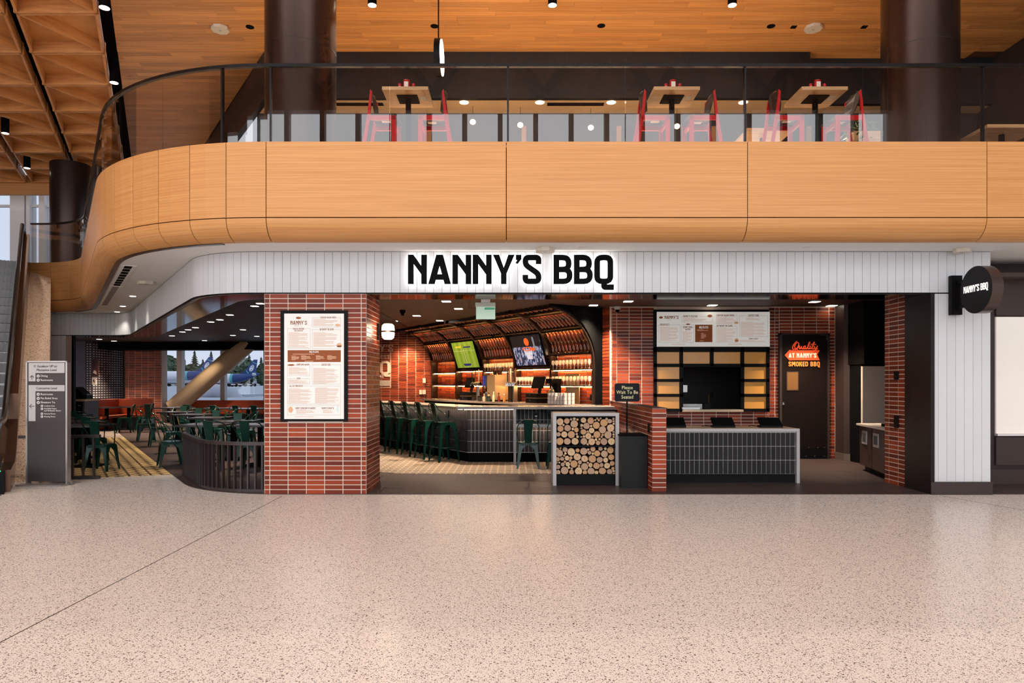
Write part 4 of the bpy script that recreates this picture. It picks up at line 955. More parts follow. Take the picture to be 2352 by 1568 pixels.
# =================================================================== HOST STAND, KIOSK, LOW WALL, ORDER COUNTER
st = empty('host_stand', 'white-framed host stand filled with cut logs', 'host stand', (1.07,10.1,.007))
y0, y1 = 9.87, 10.35; xa, xb = .592, 1.549; zt = Z(948,9.87)
MB().box(xa,y0,.007,xa+.05,y1,zt-.045).build('side_panel', GREYW, st); MB().box(xb-.05,y0,.007,xb,y1,zt-.045).build('side_panel', GREYW, st); MB().box(xa,y0,zt-.045,xb,y1,zt+.0).build('top_panel', GREYW, st)
MB().box(xa+.05,y0+.02,.007,xb-.05,y1,.17).build('plinth', BLACK, st); MB().box(xa+.05,y1-.03,.17,xb-.05,y1,zt-.045).build('back_panel', MATTE, st)
def lx(u): return X(1270+u/8.7125, y0+.02)
def lz(v): return Z(945+v/8.7125, y0+.02)
MB().box(xa+.05,y0+.015,lz(705),xb-.05,y1-.03,lz(678)).build('shelf', BLACK, st); MB().box(lx(524),y0+.015,lz(690),lx(548),y1-.03,lz(95)).build('divider', BLACK, st)
MB().box(xa+.05,y0+.012,lz(115),xb-.05,y0+.05,zt-.045).build('top_rail', BLACK, st)
LOGS = {'upper left compartment': [(145,205,72),(283,190,58),(366,156,27),(432,145,30),(495,160,26),(430,248,78),(215,270,22),(153,345,65),(297,332,68),(400,350,27),(474,368,48),(112,458,46),(230,460,64),(372,462,74),(480,452,26),(496,504,26),(140,597,76),(290,597,69),(446,597,74)],
 'upper right compartment': [(614,172,58),(760,183,67),(890,138,25),(852,170,20),(922,172,25),(960,138,22),(1080,148,28),(1216,145,24),(1222,194,24),(1220,244,22),(1025,225,78),(1142,193,50),(577,276,33),(575,335,22),(676,288,68),(770,292,24),(872,275,72),(996,364,74),(1160,330,76),(612,408,60),(700,402,24),(780,380,57),(886,462,70),(1108,468,76),(712,490,62),(1000,468,26),(1218,410,22),(1216,460,22),(1219,508,22),(570,508,20),(622,498,25),(800,504,25),(978,508,22),(866,560,26),(936,552,26),(625,598,70),(780,605,70),(905,625,46),(1025,602,70),(1176,600,72),(699,655,24)],
 'lower compartment': [(92,752,31),(154,738,23),(246,763,53),(370,810,78),(496,778,42),(620,797,75),(712,762,26),(803,752,52),(955,745,46),(1054,745,29),(1155,775,67),(135,835,72),(253,838,25),(228,882,24),(735,826,40),(805,843,25),(890,840,62),(1034,850,72),(490,908,75),(100,954,42),(186,947,43),(287,935,48),(364,928,34),(350,986,28),(636,945,70),(792,948,78),(942,970,64),(1058,972,50),(1170,916,62),(82,1024,22),(131,1024,20),(244,1008,26),(200,1062,42),(300,1054,46),(424,1050,74),(544,1018,42),(702,1026,22),(1190,1040,50),(106,1110,48),(322,1122,27),(526,1090,27),(638,1104,74),(756,1074,45),(874,1088,68),(978,1074,42),(1090,1086,62),(1205,1140,32),(236,1182,78),(108,1220,47),(376,1212,50),(380,1145,26),(516,1192,76),(645,1222,46),(768,1198,75),(878,1226,40),(994,1192,74),(1140,1208,58),(1220,1194,24),(1222,1250,24)]}
def logmat(i, c):
    m = bpy.data.materials.new(f'log_end_{i}'); m.use_nodes = True; N = m.node_tree.nodes; L = m.node_tree.links; b = N['Principled BSDF']; b.inputs['Roughness'].default_value = .8
    tc = N.new('ShaderNodeTexCoord'); vl = N.new('ShaderNodeVectorMath'); vl.operation = 'LENGTH'
    mp = N.new('ShaderNodeMapping'); mp.inputs['Scale'].default_value = (1,0,1); L.new(tc.outputs['Object'], mp.inputs[0]); nz = N.new('ShaderNodeTexNoise'); nz.inputs['Scale'].default_value = 25; L.new(tc.outputs['Object'], nz.inputs[0])
    L.new(mp.outputs[0], vl.inputs[0]); ad = N.new('ShaderNodeMath'); ad.operation = 'MULTIPLY_ADD'; ad.inputs[1].default_value = .02; L.new(nz.outputs[0], ad.inputs[0]); L.new(vl.outputs['Value'], ad.inputs[2])
    si = N.new('ShaderNodeMath'); si.operation = 'SINE'; mu = N.new('ShaderNodeMath'); mu.operation = 'MULTIPLY'; mu.inputs[1].default_value = 620; L.new(ad.outputs[0], mu.inputs[0]); L.new(mu.outputs[0], si.inputs[0])
    mr = N.new('ShaderNodeMapRange'); mr.inputs[1].default_value = -1; mr.inputs[3].default_value = .86; mr.inputs[4].default_value = 1.06; L.new(si.outputs[0], mr.inputs[0])
    hs_ = N.new('ShaderNodeHueSaturation'); hs_.inputs['Color'].default_value = (*lin(c),1); L.new(mr.outputs[0], hs_.inputs['Value']); L.new(hs_.outputs[0], b.inputs['Base Color']); return m
LM = [logmat(i, c) for i, c in enumerate(((206,170,132),(190,146,108),(176,142,118),(214,182,140),(196,150,104),(186,152,124)))]
BARK = mat('log_bark', (96,72,56), .9); KN = mat('log_heart', (120,72,40), .8)
for comp, lst in LOGS.items():
    rows_ = {}
    for u, v, r_ in sorted(lst, key=lambda q:q[0]): rows_.setdefault(int(v//110), []).append((u,v))
    ks_ = sorted(rows_)
    for i, (u, v, r_) in enumerate(lst):
        rk = ks_.index(int(v//110)); pos = rows_[int(v//110)].index((u,v))
        rad = r_/8.7125*(y0)/F; n = 18; ph = R.random()*6; asp = R.uniform(.94,1.04)
        ring = [(rad*math.cos(2*math.pi*k/n)*(1+.03*math.sin(3*2*math.pi*k/n+ph)), rad*asp*math.sin(2*math.pi*k/n)*(1+.03*math.sin(2*2*math.pi*k/n+ph))) for k in range(n)]
        yo = y0+.035+R.random()*.02
        sz = 'thick' if r_ > 55 else ('middling' if r_ > 34 else 'thin')
        o = tag(MB().extr([(a,0,b) for a,b in ring], (0,.30,0)).build('log', BARK), f'{sz} cut log, {ORDS[pos]} from the left, {ORDS[rk]} row down, {comp}', 'log', f'{sz} logs in the {comp} of the host stand'); o.location = (lx(u),yo,lz(v))
        f = link('sawn_end', MB().extr([(a*.95,-.002,b*.95) for a,b in ring], (0,.004,0)).mesh('e'), None, LM[(i*7)%6]); f.parent = o
        if i % 3 == 0 and r_ > 40:
            h = link('heart', MB().extr([(.006*math.cos(a)+ring[3][0]*.05,-.003,.006*math.sin(a)) for a in [k*math.pi/4 for k in range(8)]], (0,.002,0)).mesh('h'), None, KN); h.parent = o
kb = empty('waste_bin', 'tall black box bin beside the low brick wall', 'bin', (1.72,9.8,.007))
MB().box(X(1427,9.63),9.63,.007,X(1487,9.63),10.1,Z(1002,9.63)).build('body', mat('bin_black', (24,25,25), .5, spec=.2), kb); MB().box(X(1425,9.63),9.64,Z(1002,9.63),X(1488,9.63),10.11,Z(999,9.63)).build('lid', MATTE, kb)
sg = empty('waiting_sign', 'black sign on a slim pole reading please wait to be seated', 'sign', (X(1440,10.25),10.25,.007))
D = 10.25; MB().lathe([(.14,0),(.14,.012),(.02,.02)], 24, (X(1440,D),D,.007)).build('base', BLACK, sg, True); MB().lathe([(.012,.02),(.012,1.25)], 10, (X(1440,D),D,0)).build('pole', BLACK, sg, True)
x0_, x1_, z0_, z1_ = X(1411.5,D), X(1468.5,D), Z(922,D), Z(880,D); cr = .02
rp_ = [(x0_+cr,z0_),(x1_-cr,z0_),(x1_,z0_+cr),(x1_,z1_-cr),(x1_-cr,z1_),(x0_+cr,z1_),(x0_,z1_-cr),(x0_,z0_+cr)]
MB().extr([(a,D-.03,b) for a,b in rp_], (0,.025,0)).build('sign_plate', mat('sign_slate', (22,24,32), .5, spec=.15), sg)
CREAM = mat('sign_cream', (238,226,168), .6, emit=.15)
for body, py in (('Please',893.5),('Wait To Be',904),('Seated',915)): text(body, (X(1440,D),D-.033,Z(py,D)), .074, CREAM, sg, 'CENTER', sx=.92)
lw2 = struct('wall_low', MB().box(1.925,9.35,0,2.112,13.44,1.14), GROUT)
pc = Pieces('brick', lw2, BRICK, BRICKI, 300)
tilewall(pc, (1.919,9.343), Vector((1,0)), .2, 0, 1.14, .2, .0633); tilewall(pc, (1.919,13.3), Vector((0,-1)), 3.95, 0, 1.14, .245, .0633, stagger=True); pc.done()
MB().box(1.915,9.335,1.14,2.122,13.44,1.15).build('coping', mat('coping_dark', (74,50,44), .5), lw2)
tag(MB().box(1.905,9.5,.80,1.914,9.6,.93).build('outlet_plate', BLACK), 'black outlet plate on the low brick wall', 'outlet')
oc = empty('order_counter', 'order counter clad in dark vertical tiles with pale top', 'counter', (3.2,10.15,.007))
ax, bx_ = 2.14, X(1836,10.13); zt2 = .815
MB().box(ax,10.145,.14,bx_-.04,10.85,zt2-.045).build('core', GROUTG, oc); MB().box(ax,10.18,.007,bx_-.04,10.85,.14).build('toe_kick', BLACK, oc)
MB().box(ax,10.12,zt2-.045,bx_,10.87,zt2).build('worktop', mat('counter_top_sand', (206,176,142), .35), oc); MB().box(ax,10.115,zt2-.042,bx_,10.121,zt2-.002).build('edge_band', GREYW, oc); MB().box(bx_-.042,10.118,.007,bx_+.002,10.87,zt2-.045).build('end_panel', GREYW, oc)
pc = Pieces('tile', oc, CHARCOAL, CHARCOALI, 300); tilewall(pc, (ax,10.139), Vector((1,0)), bx_-.045-ax, .14, .756, .0711, .2053, joint=.008, depth=.012); pc.done()
TN = ['half hidden by the low brick wall', 'in the middle of the order counter', 'at the door end of the order counter']
for i, (pa, pb) in enumerate(((1522,1572),(1636,1682),(1744,1790))):
    D = 10.45; r = empty('order_tablet', f'black tilted order tablet {TN[i]}', 'tablet', (X((pa+pb)/2,D),D,zt2), 0, 'order tablets on the counter')
    o = local(r, MB().box(-.165,-.012,0,.165,.012,.20), 'screen_panel', MATTE); o.rotation_euler = (-.95,0,.0); o.location = (0,-.10,.02)
    local(r, MB().extr([(-.165,-.11,.0),(.165,-.11,.0),(.165,.09,.12),(.165,.09,.0),(-.165,.09,.0)][:2]+[(.165,.05,.0),(-.165,.05,.0)], (0,0,.03)), 'stand', BLACK)
    if i: local(r, MB().tube([(-.16,.0,.01),(-.24,.04,.02),(-.2,.1,.03),(-.28,.12,.008),(-.3,.05,.01)], .005, 6), 'cable', BLACK, True)
# =================================================================== KITCHEN PASS, DOOR
kp = empty('kitchen_pass', 'black framed kitchen pass window with ten amber panels', 'serving hatch', (X(1634,13.4),13.42,.93))
D = 13.4; FRK = mat('pass_frame_black', (14,11,11), .5, spec=.12); AMB = mat('amber_panel', (214,150,70), .3, emit=.10)
pan = [(1508,808.3,1560.4,835),(1568,808.3,1630,835),(1638,808.3,1700,835),(1708,808.3,1759,835)]+[(xa_,a_,xb_,b_) for a_,b_ in ((842.7,870),(876.8,904),(911,938)) for xa_,xb_ in ((1508,1560.4),(1708,1759))]
xs = [1502,1508,1560.4,1568,1630,1638,1700,1708,1759,1765]
fr = MB()
for a_, b_ in ((1502,1508),(1560.4,1568),(1700,1708),(1759,1766)): fr.box(X(a_,D),13.36,Z(945,D),X(b_,D),13.46,Z(797,D))
fr.box(X(1630,D),13.36,Z(841,D),X(1638,D),13.46,Z(800,D))
for a_, b_ in ((797,808.3),(835,842.7)): fr.box(X(1502,D),13.36,Z(b_,D),X(1766,D),13.46,Z(a_,D))
for a_, b_ in ((870,876.8),(904,911),(938,945)):
    fr.box(X(1502,D),13.36,Z(b_,D),X(1568,D),13.46,Z(a_,D)); fr.box(X(1700,D),13.36,Z(b_,D),X(1766,D),13.46,Z(a_,D))
fr.build('frame', FRK, kp)
for q in pan: MB().box(X(q[0],D),13.40,Z(q[3],D),X(q[2],D),13.415,Z(q[1],D)).build('amber_panel', AMB, kp)
MB().box(X(1566,D),13.28,Z(945,D),X(1703,D),13.6,Z(940,D)).build('sill_shelf', mat('sill_pale', (206,184,156), .4), kp)
struct('wall_kitchen', MB().box(2.5,15.6,0,6.6,15.8,3).box(2.5,13.7,0,2.6,15.6,3).box(6.5,13.7,0,6.6,15.6,3).box(2.5,13.7,2.9,6.6,15.8,3.0).box(2.5,13.7,0,6.6,15.8,.01), mat('kitchen_dark', (26,22,24), .6))
ke = empty('kitchen_range', 'steel cooking equipment seen dimly through the kitchen pass', 'kitchen equipment', (3.9,14.6,.01))
MB().box(3.45,14.5,.01,4.05,15.2,1.05).build('cabinet', STEEL, ke); MB().box(3.45,14.6,1.3,3.75,15.0,1.45).build('hood', STEEL, ke); MB().box(4.15,14.6,.01,5.0,15.2,.9).build('bench', BLACK, ke); MB().tube([(4.3,14.9,.9),(4.3,14.9,1.25),(4.3,14.7,1.3),(4.3,14.65,1.2)], .012, 6).build('tap', CHROME, ke, True)
tag(MB().box(X(1567,13.3),13.3,Z(940,13.3),X(1608,13.3),13.5,Z(935,13.3)).build('steel_tray', STEEL), 'steel tray on the sill of the kitchen pass', 'tray')
tag(MB().box(X(1617,13.45),13.45,Z(940,13.45),X(1632,13.45),13.58,Z(926,13.45)).build('ticket_printer', BLACK), 'small black ticket printer on the kitchen pass sill', 'printer')
dr = struct('door_1', MB().box(X(1795.5,13.4),13.40,.008,X(1900,13.4),13.45,Z(768.5,13.4)), mat('door_dark', (26,18,16), .4, spec=.2))
dfm = mat('door_frame_brown', (60,46,42), .4); D = 13.4
MB().box(X(1790,D),13.38,.008,X(1795.5,D),13.46,Z(765,D)).build('frame_jamb', dfm, dr); MB().box(X(1900,D),13.38,.008,X(1905,D),13.46,Z(765,D)).build('frame_jamb', dfm, dr); MB().box(X(1790,D),13.38,Z(768.5,D),X(1905,D),13.46,Z(765,D)).build('frame_head', dfm, dr)
MB().box(X(1795.5,D),13.392,.02,X(1900,D),13.40,.21).build('kick_plate', BLACK, dr)
MB().box(X(1806,D),13.39,Z(897,D),X(1834,D),13.40,Z(853,D)).build('vision_frame', dfm, dr); MB().box(X(1808,D),13.388,Z(895,D),X(1832,D),13.392,Z(855,D)).build('vision_panel', mat('vision_amber', (122,86,52), .2), dr)
MB().lathe([(.03,0),(.03,.012),(.018,.016),(.018,.045),(0,.05)], 14).build('lock', STEEL, dr, True).location = (X(1798.5,D),13.39,Z(929,D)); bpy.data.objects['lock'].rotation_euler if 'lock' in bpy.data.objects else None
for px, py in ((1857,1027),(1878,1027),(1893,1027),(1851,1047),(1871,1047),(1893,1047)):
    MB().box(X(px,D)-.008,13.388,Z(py,D)-.008,X(px,D)+.008,13.392,Z(py,D)+.008).build('screw', STEEL, dr)
MB().box(X(1882,D),13.37,Z(770.5,D),X(1899,D),13.385,Z(769.5,D)).build('closer_arm', STEEL, dr); MB().box(X(1897,D),13.37,Z(781,D),X(1899,D),13.385,Z(769.5,D)).build('closer_arm', STEEL, dr)
# door sign
ORS = mat('sign_orange_red', (226,76,36), .5, emit=.25); ORS2 = mat('sign_orange', (240,130,60), .5, emit=.3); ORS3 = mat('sign_pale', (255,232,190), .5, emit=.4)  # vinyl print with a little added glow, not a lit sign
ds = empty('door_sign', 'orange arrow sign with script lettering on the dark door', 'sign', (X(1845,13.39),13.39,1.9))
def dq(u, v, k=0): return (X(1780+u/14.25,13.39), 13.388-.002*k, Z(760+v/14.25,13.39))
MB().extr([dq(*q) for q in ((315,790),(480,610),(535,628),(1462,628),(1385,770),(1462,955),(555,955),(480,968))], (0,.003,0)).build('arrow', ORS, ds)
def dl(body, u0, u1, v0, v1, m, k): a = dq(u0,v1,k); b = dq(u1,v0,k); sign_letters(body, a, (1,0,0), (0,0,1), b[2]-a[2], (0,-.001,0), m, ds, 'letter', .12, b[0]-a[0], True, .2)
dl("AT NANNY'S", 445, 1355, 725, 868, ORS3, 1); dl('SMOKED BBQ', 440, 1465, 1000, 1155, ORS2, 1)
SCR = [[(712,335),(640,400),(590,470),(565,540),(575,600),(610,615)],[(640,540),(640,470),(680,400),(740,370),(775,400),(770,470),(735,550),(690,600),(640,610),(640,560)],[(655,560),(700,590),(740,640)],
 [(800,480),(785,550),(795,590),(835,570),(870,490),(862,560),(880,590),(915,570)],[(1000,500),(955,490),(925,540),(930,590),(970,580),(1005,510),(990,570),(1010,595),(1040,575)],
 [(1040,575),(1110,450),(1140,350),(1110,370),(1075,480),(1065,570),(1090,595),(1125,570)],[(1150,480),(1135,550),(1150,592),(1190,570)],[(1165,425),(1185,440)],[(1195,565),(1260,450),(1290,345),(1255,380),(1215,490),(1205,570),(1230,595),(1265,570)],[(1170,440),(1340,440)],
 [(1290,490),(1280,560),(1310,580),(1350,540),(1395,460),(1360,560),(1330,640),(1290,690),(1258,680),(1275,640),(1330,600),(1395,580)]]
sm = MB()
for ln in SCR: sm.tube([dq(u,v,4) for u,v in arcpts(ln, 60, 3)], .011, 5)
sm.build('script_lettering', ORS, ds)
# =================================================================== RIGHT END OF THE SHOP
struct('column_brown', MB().prism([(6.37,13.46),(6.37,13.1),(6.50,12.95),(6.66,12.95),(6.66,13.46)], 0, 3), DARKBR); struct('baseboard_column', MB().prism([(6.36,13.47),(6.36,13.09),(6.495,12.94),(6.67,12.94),(6.67,13.47)], .007, .14), mat('grey_base', (104,92,86), .4))
struct('wall_side', MB().box(6.6,13.2,0,9,13.3,3).box(8.9,9.9,0,9,13.3,3), MATTE)
struct('wall_beige_panel', MB().box(6.42,12.5,.75,7.9,12.56,1.80), mat('beige_panel', (206,186,170), .5)); struct('wall_dark_cabinet', MB().box(6.42,12.45,1.84,7.9,13.2,3).box(6.44,12.57,0,7.9,13.2,1.84), MATTE)
ws = empty('waste_station', 'dark brown waste station with two square openings and white top', 'waste station', (6.2,11.0,.007))
WST = mat('waste_brown', (66,42,38), .4); q0, q1 = Vector((5.98,11.74)), Vector((5.70,10.42)); e = (q1-q0)
MB().prism([tuple(q0),tuple(q1),(6.6,10.42),(6.6,11.74)], .10, .77).build('cabinet', WST, ws); MB().prism([(6.05,11.7),(5.8,10.45),(6.6,10.45),(6.6,11.7)], .007, .10).build('plinth', BLACK, ws); MB().prism([(5.94,11.78),(5.65,10.38),(6.62,10.38),(6.62,11.78)], .77, .80).build('worktop', mat('white_top', (226,214,204), .35), ws)
for t in (.22, .67):
    c = q0+e*t; rz = math.atan2(e.y,e.x); o = MB().box(-.13,-.012,-.11,.13,.012,.11).build('opening_frame', GREYW, ws); o.location = (c.x,c.y,.58); o.rotation_euler = (0,0,rz)
    o = MB().box(-.09,-.016,-.07,.09,.016,.07).build('opening', mat('opening_grey', (70,74,78), .6), ws); o.location = (c.x,c.y,.58); o.rotation_euler = (0,0,rz)
MB().bar((*(q0+e*.5),.10), (*(q0+e*.5),.77), .006).build('door_gap', BLACK, ws)
r = empty('card_terminal', 'grey payment terminal on the waste station top', 'terminal', (5.98,10.75,.80)); local(r, MB().box(-.1,-.12,0,.1,.12,.05), 'base', BLACK); o = local(r, MB().box(-.05,-.09,0,.05,.09,.07), 'handset', STEEL); o.location = (0,0,.05)
for z_, h_, lb in ((1.60,.06,'small black plate high on the brick jamb'),(.93,.09,'black four-screw plate low on the brick jamb')): tag(MB().box(5.575,9.86,z_-h_,5.587,9.97,z_+h_).build('wall_plate', BLACK), lb, 'wall plate')
r = empty('coat_hook', 'small hook on the beige panel', 'hook', (6.95,12.48,1.2)); local(r, MB().tube([(0,0,.08),(0,-.04,.05),(0,-.04,-.02),(0,0,-.06)], .008, 6), 'hook', STEEL, True)
# neighbouring shopfront
nb_ = struct('wall_neighbour', MB().box(6.41,10.1,0,12,10.3,3.25), DARKBR)
MB().box(X(2285,10.1),10.07,Z(995,10.1),12,10.1,Z(728,10.1)).build('window_blind', mat('lit_blind', (236,226,216), .6, emit=.32), nb_); MB().box(X(2284,10.1),10.03,Z(1000,10.1),12,10.1,Z(995,10.1)).build('window_sill', WHITE, nb_)
MB().box(X(2284,10.1),10.06,.28,12,10.1,Z(1003,10.1)).build('panel', mat('panel_brown2', (70,57,54), .4), nb_); MB().box(X(2284,10.1),10.06,Z(725,10.1),12,10.1,3.1).build('panel', mat('panel_brown2', (70,57,54), .4), nb_); MB().box(6.41,10.04,0,12,10.1,.22).build('base_panel', mat('panel_brown2', (70,57,54), .4), nb_)
# =================================================================== CEILING FITTINGS
def downlight(px, py, z, label, grp, w=.16, power=0, col_=WARM, m=LAMP, cone=95):
    D = (z-EYE)*F/(HY-py); c = (X(px,D),D,z)
    o = tag(MB().box(-w/2,-w/2,-.006,w/2,w/2,0).build('downlight', m), label, 'ceiling light', grp); o.location = c
    if power:
        l = bpy.data.lights.new('downlight_beam', 'SPOT'); l.energy = power; l.color = col_; l.spot_size = math.radians(cone); l.spot_blend = .9; l.shadow_soft_size = .06
        k = bpy.data.objects.new('downlight_beam', l); COL.objects.link(k); k.parent = o; k.location = (0,0,-.02)
SPW = 700
for i, (px, py) in enumerate(((1025,692),(1053,709),(957,725),(1363,701),(1443,692),(1636,701),(1871,693),(1910,702),(1254,716),(1125,722),(905,737),(1010,736))):
    downlight(px, py, 3.0, f'square downlight in the brown shop ceiling, {ORDS[sorted(range(12), key=lambda a:(1025,1053,957,1363,1443,1636,1871,1910,1254,1125,905,1010)[a]).index(i)]} from the left', 'downlights in the shop ceiling', power=0 if i in (5,7) else (SPW if i in (3,4,6) else SPW*1.05), col_=WARM if i in (3,4,6) else (1,.77,.54))
for i, (px, py) in enumerate(((585,703),(598,697),(528,723),(484,739),(449,752),(419,762),(395,771),(558,757),(535,770),(505,734),(432,757),(590,772))):
    downlight(px, py, 2.984, f'square downlight in the dark dining ceiling, {ORDS[sorted(range(12), key=lambda a:(585,598,528,484,449,419,395,558,535,505,432,590)[a]).index(i)]} from the left', 'downlights in the dining ceiling', power=SPW*.55, m=LAMP, w=.12)
for i, (px, py) in enumerate(((305,680),(282,703),(269,716),(471,579),(713,571),(1854,569),(1338,569))):
    D = (3.25-EYE)*F/(HY-py); r = tag(MB().lathe([(.055,0),(.055,.004),(.04,.004)], 16).build('soffit_light', LAMP if i < 3 else WHITE, None, True), f'small round {"lit " if i<3 else ""}light in the white soffit {["above the slanted header","near the far header corner","at the far corner","above the curved header","above the brick pillar","by the round blade sign","above the shop sign"][i]}', 'ceiling light'); r.location = (X(px,D),D,3.244)
    if i < 3:
        l = bpy.data.lights.new('soffit_beam', 'SPOT'); l.energy = 22; l.color = (1,.92,.82); l.spot_size = math.radians(100); l.spot_blend = .9; l.shadow_soft_size = .05
        k = bpy.data.objects.new('soffit_beam', l); COL.objects.link(k); k.parent = r; k.location = (0,0,-.02)
def dome(px, py, z, label, m, r_=.07):
    D = (z-EYE)*F/(HY-py); o = empty('security_camera', label, 'camera', (X(px,D),D,z)); k = local(o, MB().lathe([(r_,0),(r_*1.02,-.03),(r_*.8,-.06),(r_*.75,-.06)], 20), 'housing', m, True); local(o, MB().lathe([(r_*.6,-.055),(r_*.55,-.09),(r_*.3,-.115),(0,-.12)], 16), 'lens_dome', MATTE, True)
dome(1418,704,3.0,'white security camera above the waiting sign',WHITE); dome(1843,706,3.0,'white security camera above the dark door',WHITE); dome(925,712,3.0,'black dome camera beside the wall lamp',MATTE,.06)
def detector(px, py, z, label, w=.28):
    D = (z-EYE)*F/(HY-py); o = empty('access_point', label, 'access point', (X(px,D),D,z)); a = w/2; c = w*.3
    local(o, MB().prism([(a,c-a),(a,a-c),(a-c,a),(c-a,a),(-a,a-c),(-a,c-a),(c-a,-a),(a-c,-a)], -.05, 0), 'body', mat('cream_plastic', (224,212,196), .5)); local(o, MB().box(-.02,-.02,-.053,.02,.02,-.05), 'indicator', GREYW)
detector(506,64,8.1,'white square access point on the plank ceiling beside the dark column',.30); detector(1868,62,8.1,'white square access point on the plank ceiling by the far end',.30); detector(337,647,3.25,'white access point on the soffit by the curved fascia',.28); detector(1252,570,3.25,'white detector on the soffit above the shop sign',.24); detector(2210,571,3.25,'white smoke detector on the soffit above the blade sign',.2)
for i, (px, py) in enumerate(((574,62),(998,60),(1381,59),(1771,60),(1823,62),(1985,62))):
    D = 6.62*F/(HY-py); w_ = .075 if i < 4 else .05; o = tag((MB().lathe([(w_,-.004),(w_,.01)], 20) if i < 4 else MB().box(-w_,-w_,-.004,w_,w_,.01)).build('ceiling_opening', MATTE), f'{"round" if i<4 else "square"} black opening in the plank ceiling, {["next to the dark column","beside the edge-lit sign","above the middle table","left of the two square ones","by the access point","beside the far column"][i]}', 'ceiling opening'); o.location = (X(px,D),D,8.098)
def canlight(px, py, D, label, grp, h=.34, r_=.075, power=500):
    z = Z(py,D); o = empty('can_light', label, 'ceiling light', (X(px,D),D,z), 0, grp); local(o, MB().lathe([(r_,0),(r_,h)], 20), 'housing', MATTE, True); local(o, MB().lathe([(r_*.92,-.004),(r_*.92,.01)], 20), 'lens', LAMP, True)
    local(o, MB().lathe([(.012,h),(.012,8.12-z)], 8), 'stem', MATTE)
    if power:
        l = bpy.data.lights.new('can_light_beam', 'SPOT'); l.energy = power; l.color = (1,.88,.74); l.spot_size = math.radians(110); l.spot_blend = .8; l.shadow_soft_size = .07
        k = bpy.data.objects.new('can_light_beam', l); COL.objects.link(k); k.parent = o; k.location = (0,0,-.03)
for i, px in enumerate((855,1269,1682)): canlight(px, 12, 11.55, ['cylinder downlight nearest the dark column','cylinder downlight above the middle of the mezzanine','cylinder downlight nearest the far column'][i], 'cylinder downlights under the plank ceiling', power=1700)
for i, (px, py, D) in enumerate(((240,18,11.2),(262,190,14.2),(12,306,17.2),(62,386,19.5))): canlight(px, py, D, ['black can light at the near end of the ceiling slot','black can light halfway along the ceiling slot','black can light in the coffer slot by the frame edge','black can light in the far coffer slot'][i], 'black can lights in the ceiling slots', .5, .085, 300)
# exit sign
D = 9.95; xs_ = empty('exit_sign', 'pale green hanging exit sign plate under the shop lintel', 'exit sign', (X(1115,D),D,2.5))
MB().box(X(1092,D),D-.02,Z(704,D),X(1138,D),D+.03,Z(695,D)).build('housing', mat('sign_housing', (196,196,180), .4), xs_); MB().box(X(1093.5,D),D-.004,Z(733,D),X(1137.5,D),D+.004,Z(704,D)).build('plate', mat('pale_green_plate', (186,212,186), .25, emit=.25), xs_); MB().box(X(1113,D),D-.007,Z(711,D),X(1136,D),D-.004,Z(706,D)).build('green_band', mat('exit_green', (72,160,124), .4, emit=.2), xs_); MB().box(X(1105,D),D-.01,Z(695,D),X(1126,D),D+.02,3.0).build('hanger', WHITE, xs_)
# globe lamp on the pillar's side
wlp = empty('wall_lamp', 'glowing white globe wall lamp with dark band on the brick pillar', 'wall lamp', (-1.94,9.86,2.2)); gx, gy, gz = -1.79, 9.86, 2.232
MB().box(-1.938,gy-.03,gz-.12,-1.925,gy+.03,gz+.12).build('back_plate', BLACK, wlp); MB().bar((-1.93,gy,gz), (gx,gy,gz), .02).build('arm', BLACK, wlp)
GLB = mat('globe_glow', (255,238,206), .5, emit=3.2)
MB().lathe([(.0,.115),(.06,.112),(.085,.09),(.092,.05),(.092,.008)], 24, (gx,gy,gz)).build('globe_upper', GLB, wlp, True); MB().lathe([(.092,-.008),(.092,-.05),(.082,-.09),(.055,-.112),(0,-.115)], 24, (gx,gy,gz)).build('globe_lower', GLB, wlp, True); MB().lathe([(.085,-.012),(.097,-.012),(.097,.012),(.085,.012)], 24, (gx,gy,gz)).build('band', RIB, wlp, True)
l = bpy.data.lights.new('globe_light', 'POINT'); l.energy = 7; l.color = WARM; l.shadow_soft_size = .09; k = bpy.data.objects.new('globe_light', l); COL.objects.link(k); k.location = (gx+.02,gy-.13,gz); k.parent = wlp; k.matrix_parent_inverse = base_matrix(wlp).inverted()
# slot diffusers in the soffit
sd = empty('slot_diffuser', 'long black slot air diffuser in the white soffit beside the maple curve', 'air diffuser', (-6.5,10.6,3.24))
for a_, b_, m_ in ((.25,2.75,MATTE),(2.85,6.4,mat('louver_grey',(120,112,108),.5))):
    c0 = Vector((-5.58,9.98))+DV*a_; c1 = Vector((-5.58,9.98))+DV*b_; MB().bar((c0.x,c0.y,3.243), (c1.x,c1.y,3.243), .20, .012).build('frame', WHITE, sd); n_ = 8 if m_ is MATTE else 14
    for i in range(n_):
        p = c0+(c1-c0)*((i+.08)/n_); q = c0+(c1-c0)*((i+.85)/n_); MB().bar((p.x,p.y,3.236), (q.x,q.y,3.236), .10, .006).build('slot', m_, sd)
for i, (px, py) in enumerate(((262,783),(345,786),(300,766))):  # dotted-wall and aisle downlights are made up to brighten that side
    downlight(px, py, 2.984, f'small downlight {["added as fill above the dotted wall","above the brick pier","added as fill over the yellow aisle"][i]}', 'downlights in the dining ceiling', w=.12, power=750)
for i, (px, py) in enumerate(((930,756),(975,756))):  # invented fittings that lift the dim end wall of the bar
    downlight(px, py, 3.0, f'added fill downlight washing the brick wall {["beside the painted lettering","above the switches"][i]}', 'downlights in the shop ceiling', w=.12, power=850, col_=(1,.74,.5))
downlight(228, 779, 2.984, 'added fill downlight above the server station', 'downlights in the dining ceiling', w=.12, power=800)  # made-up fitting to light the slate wall
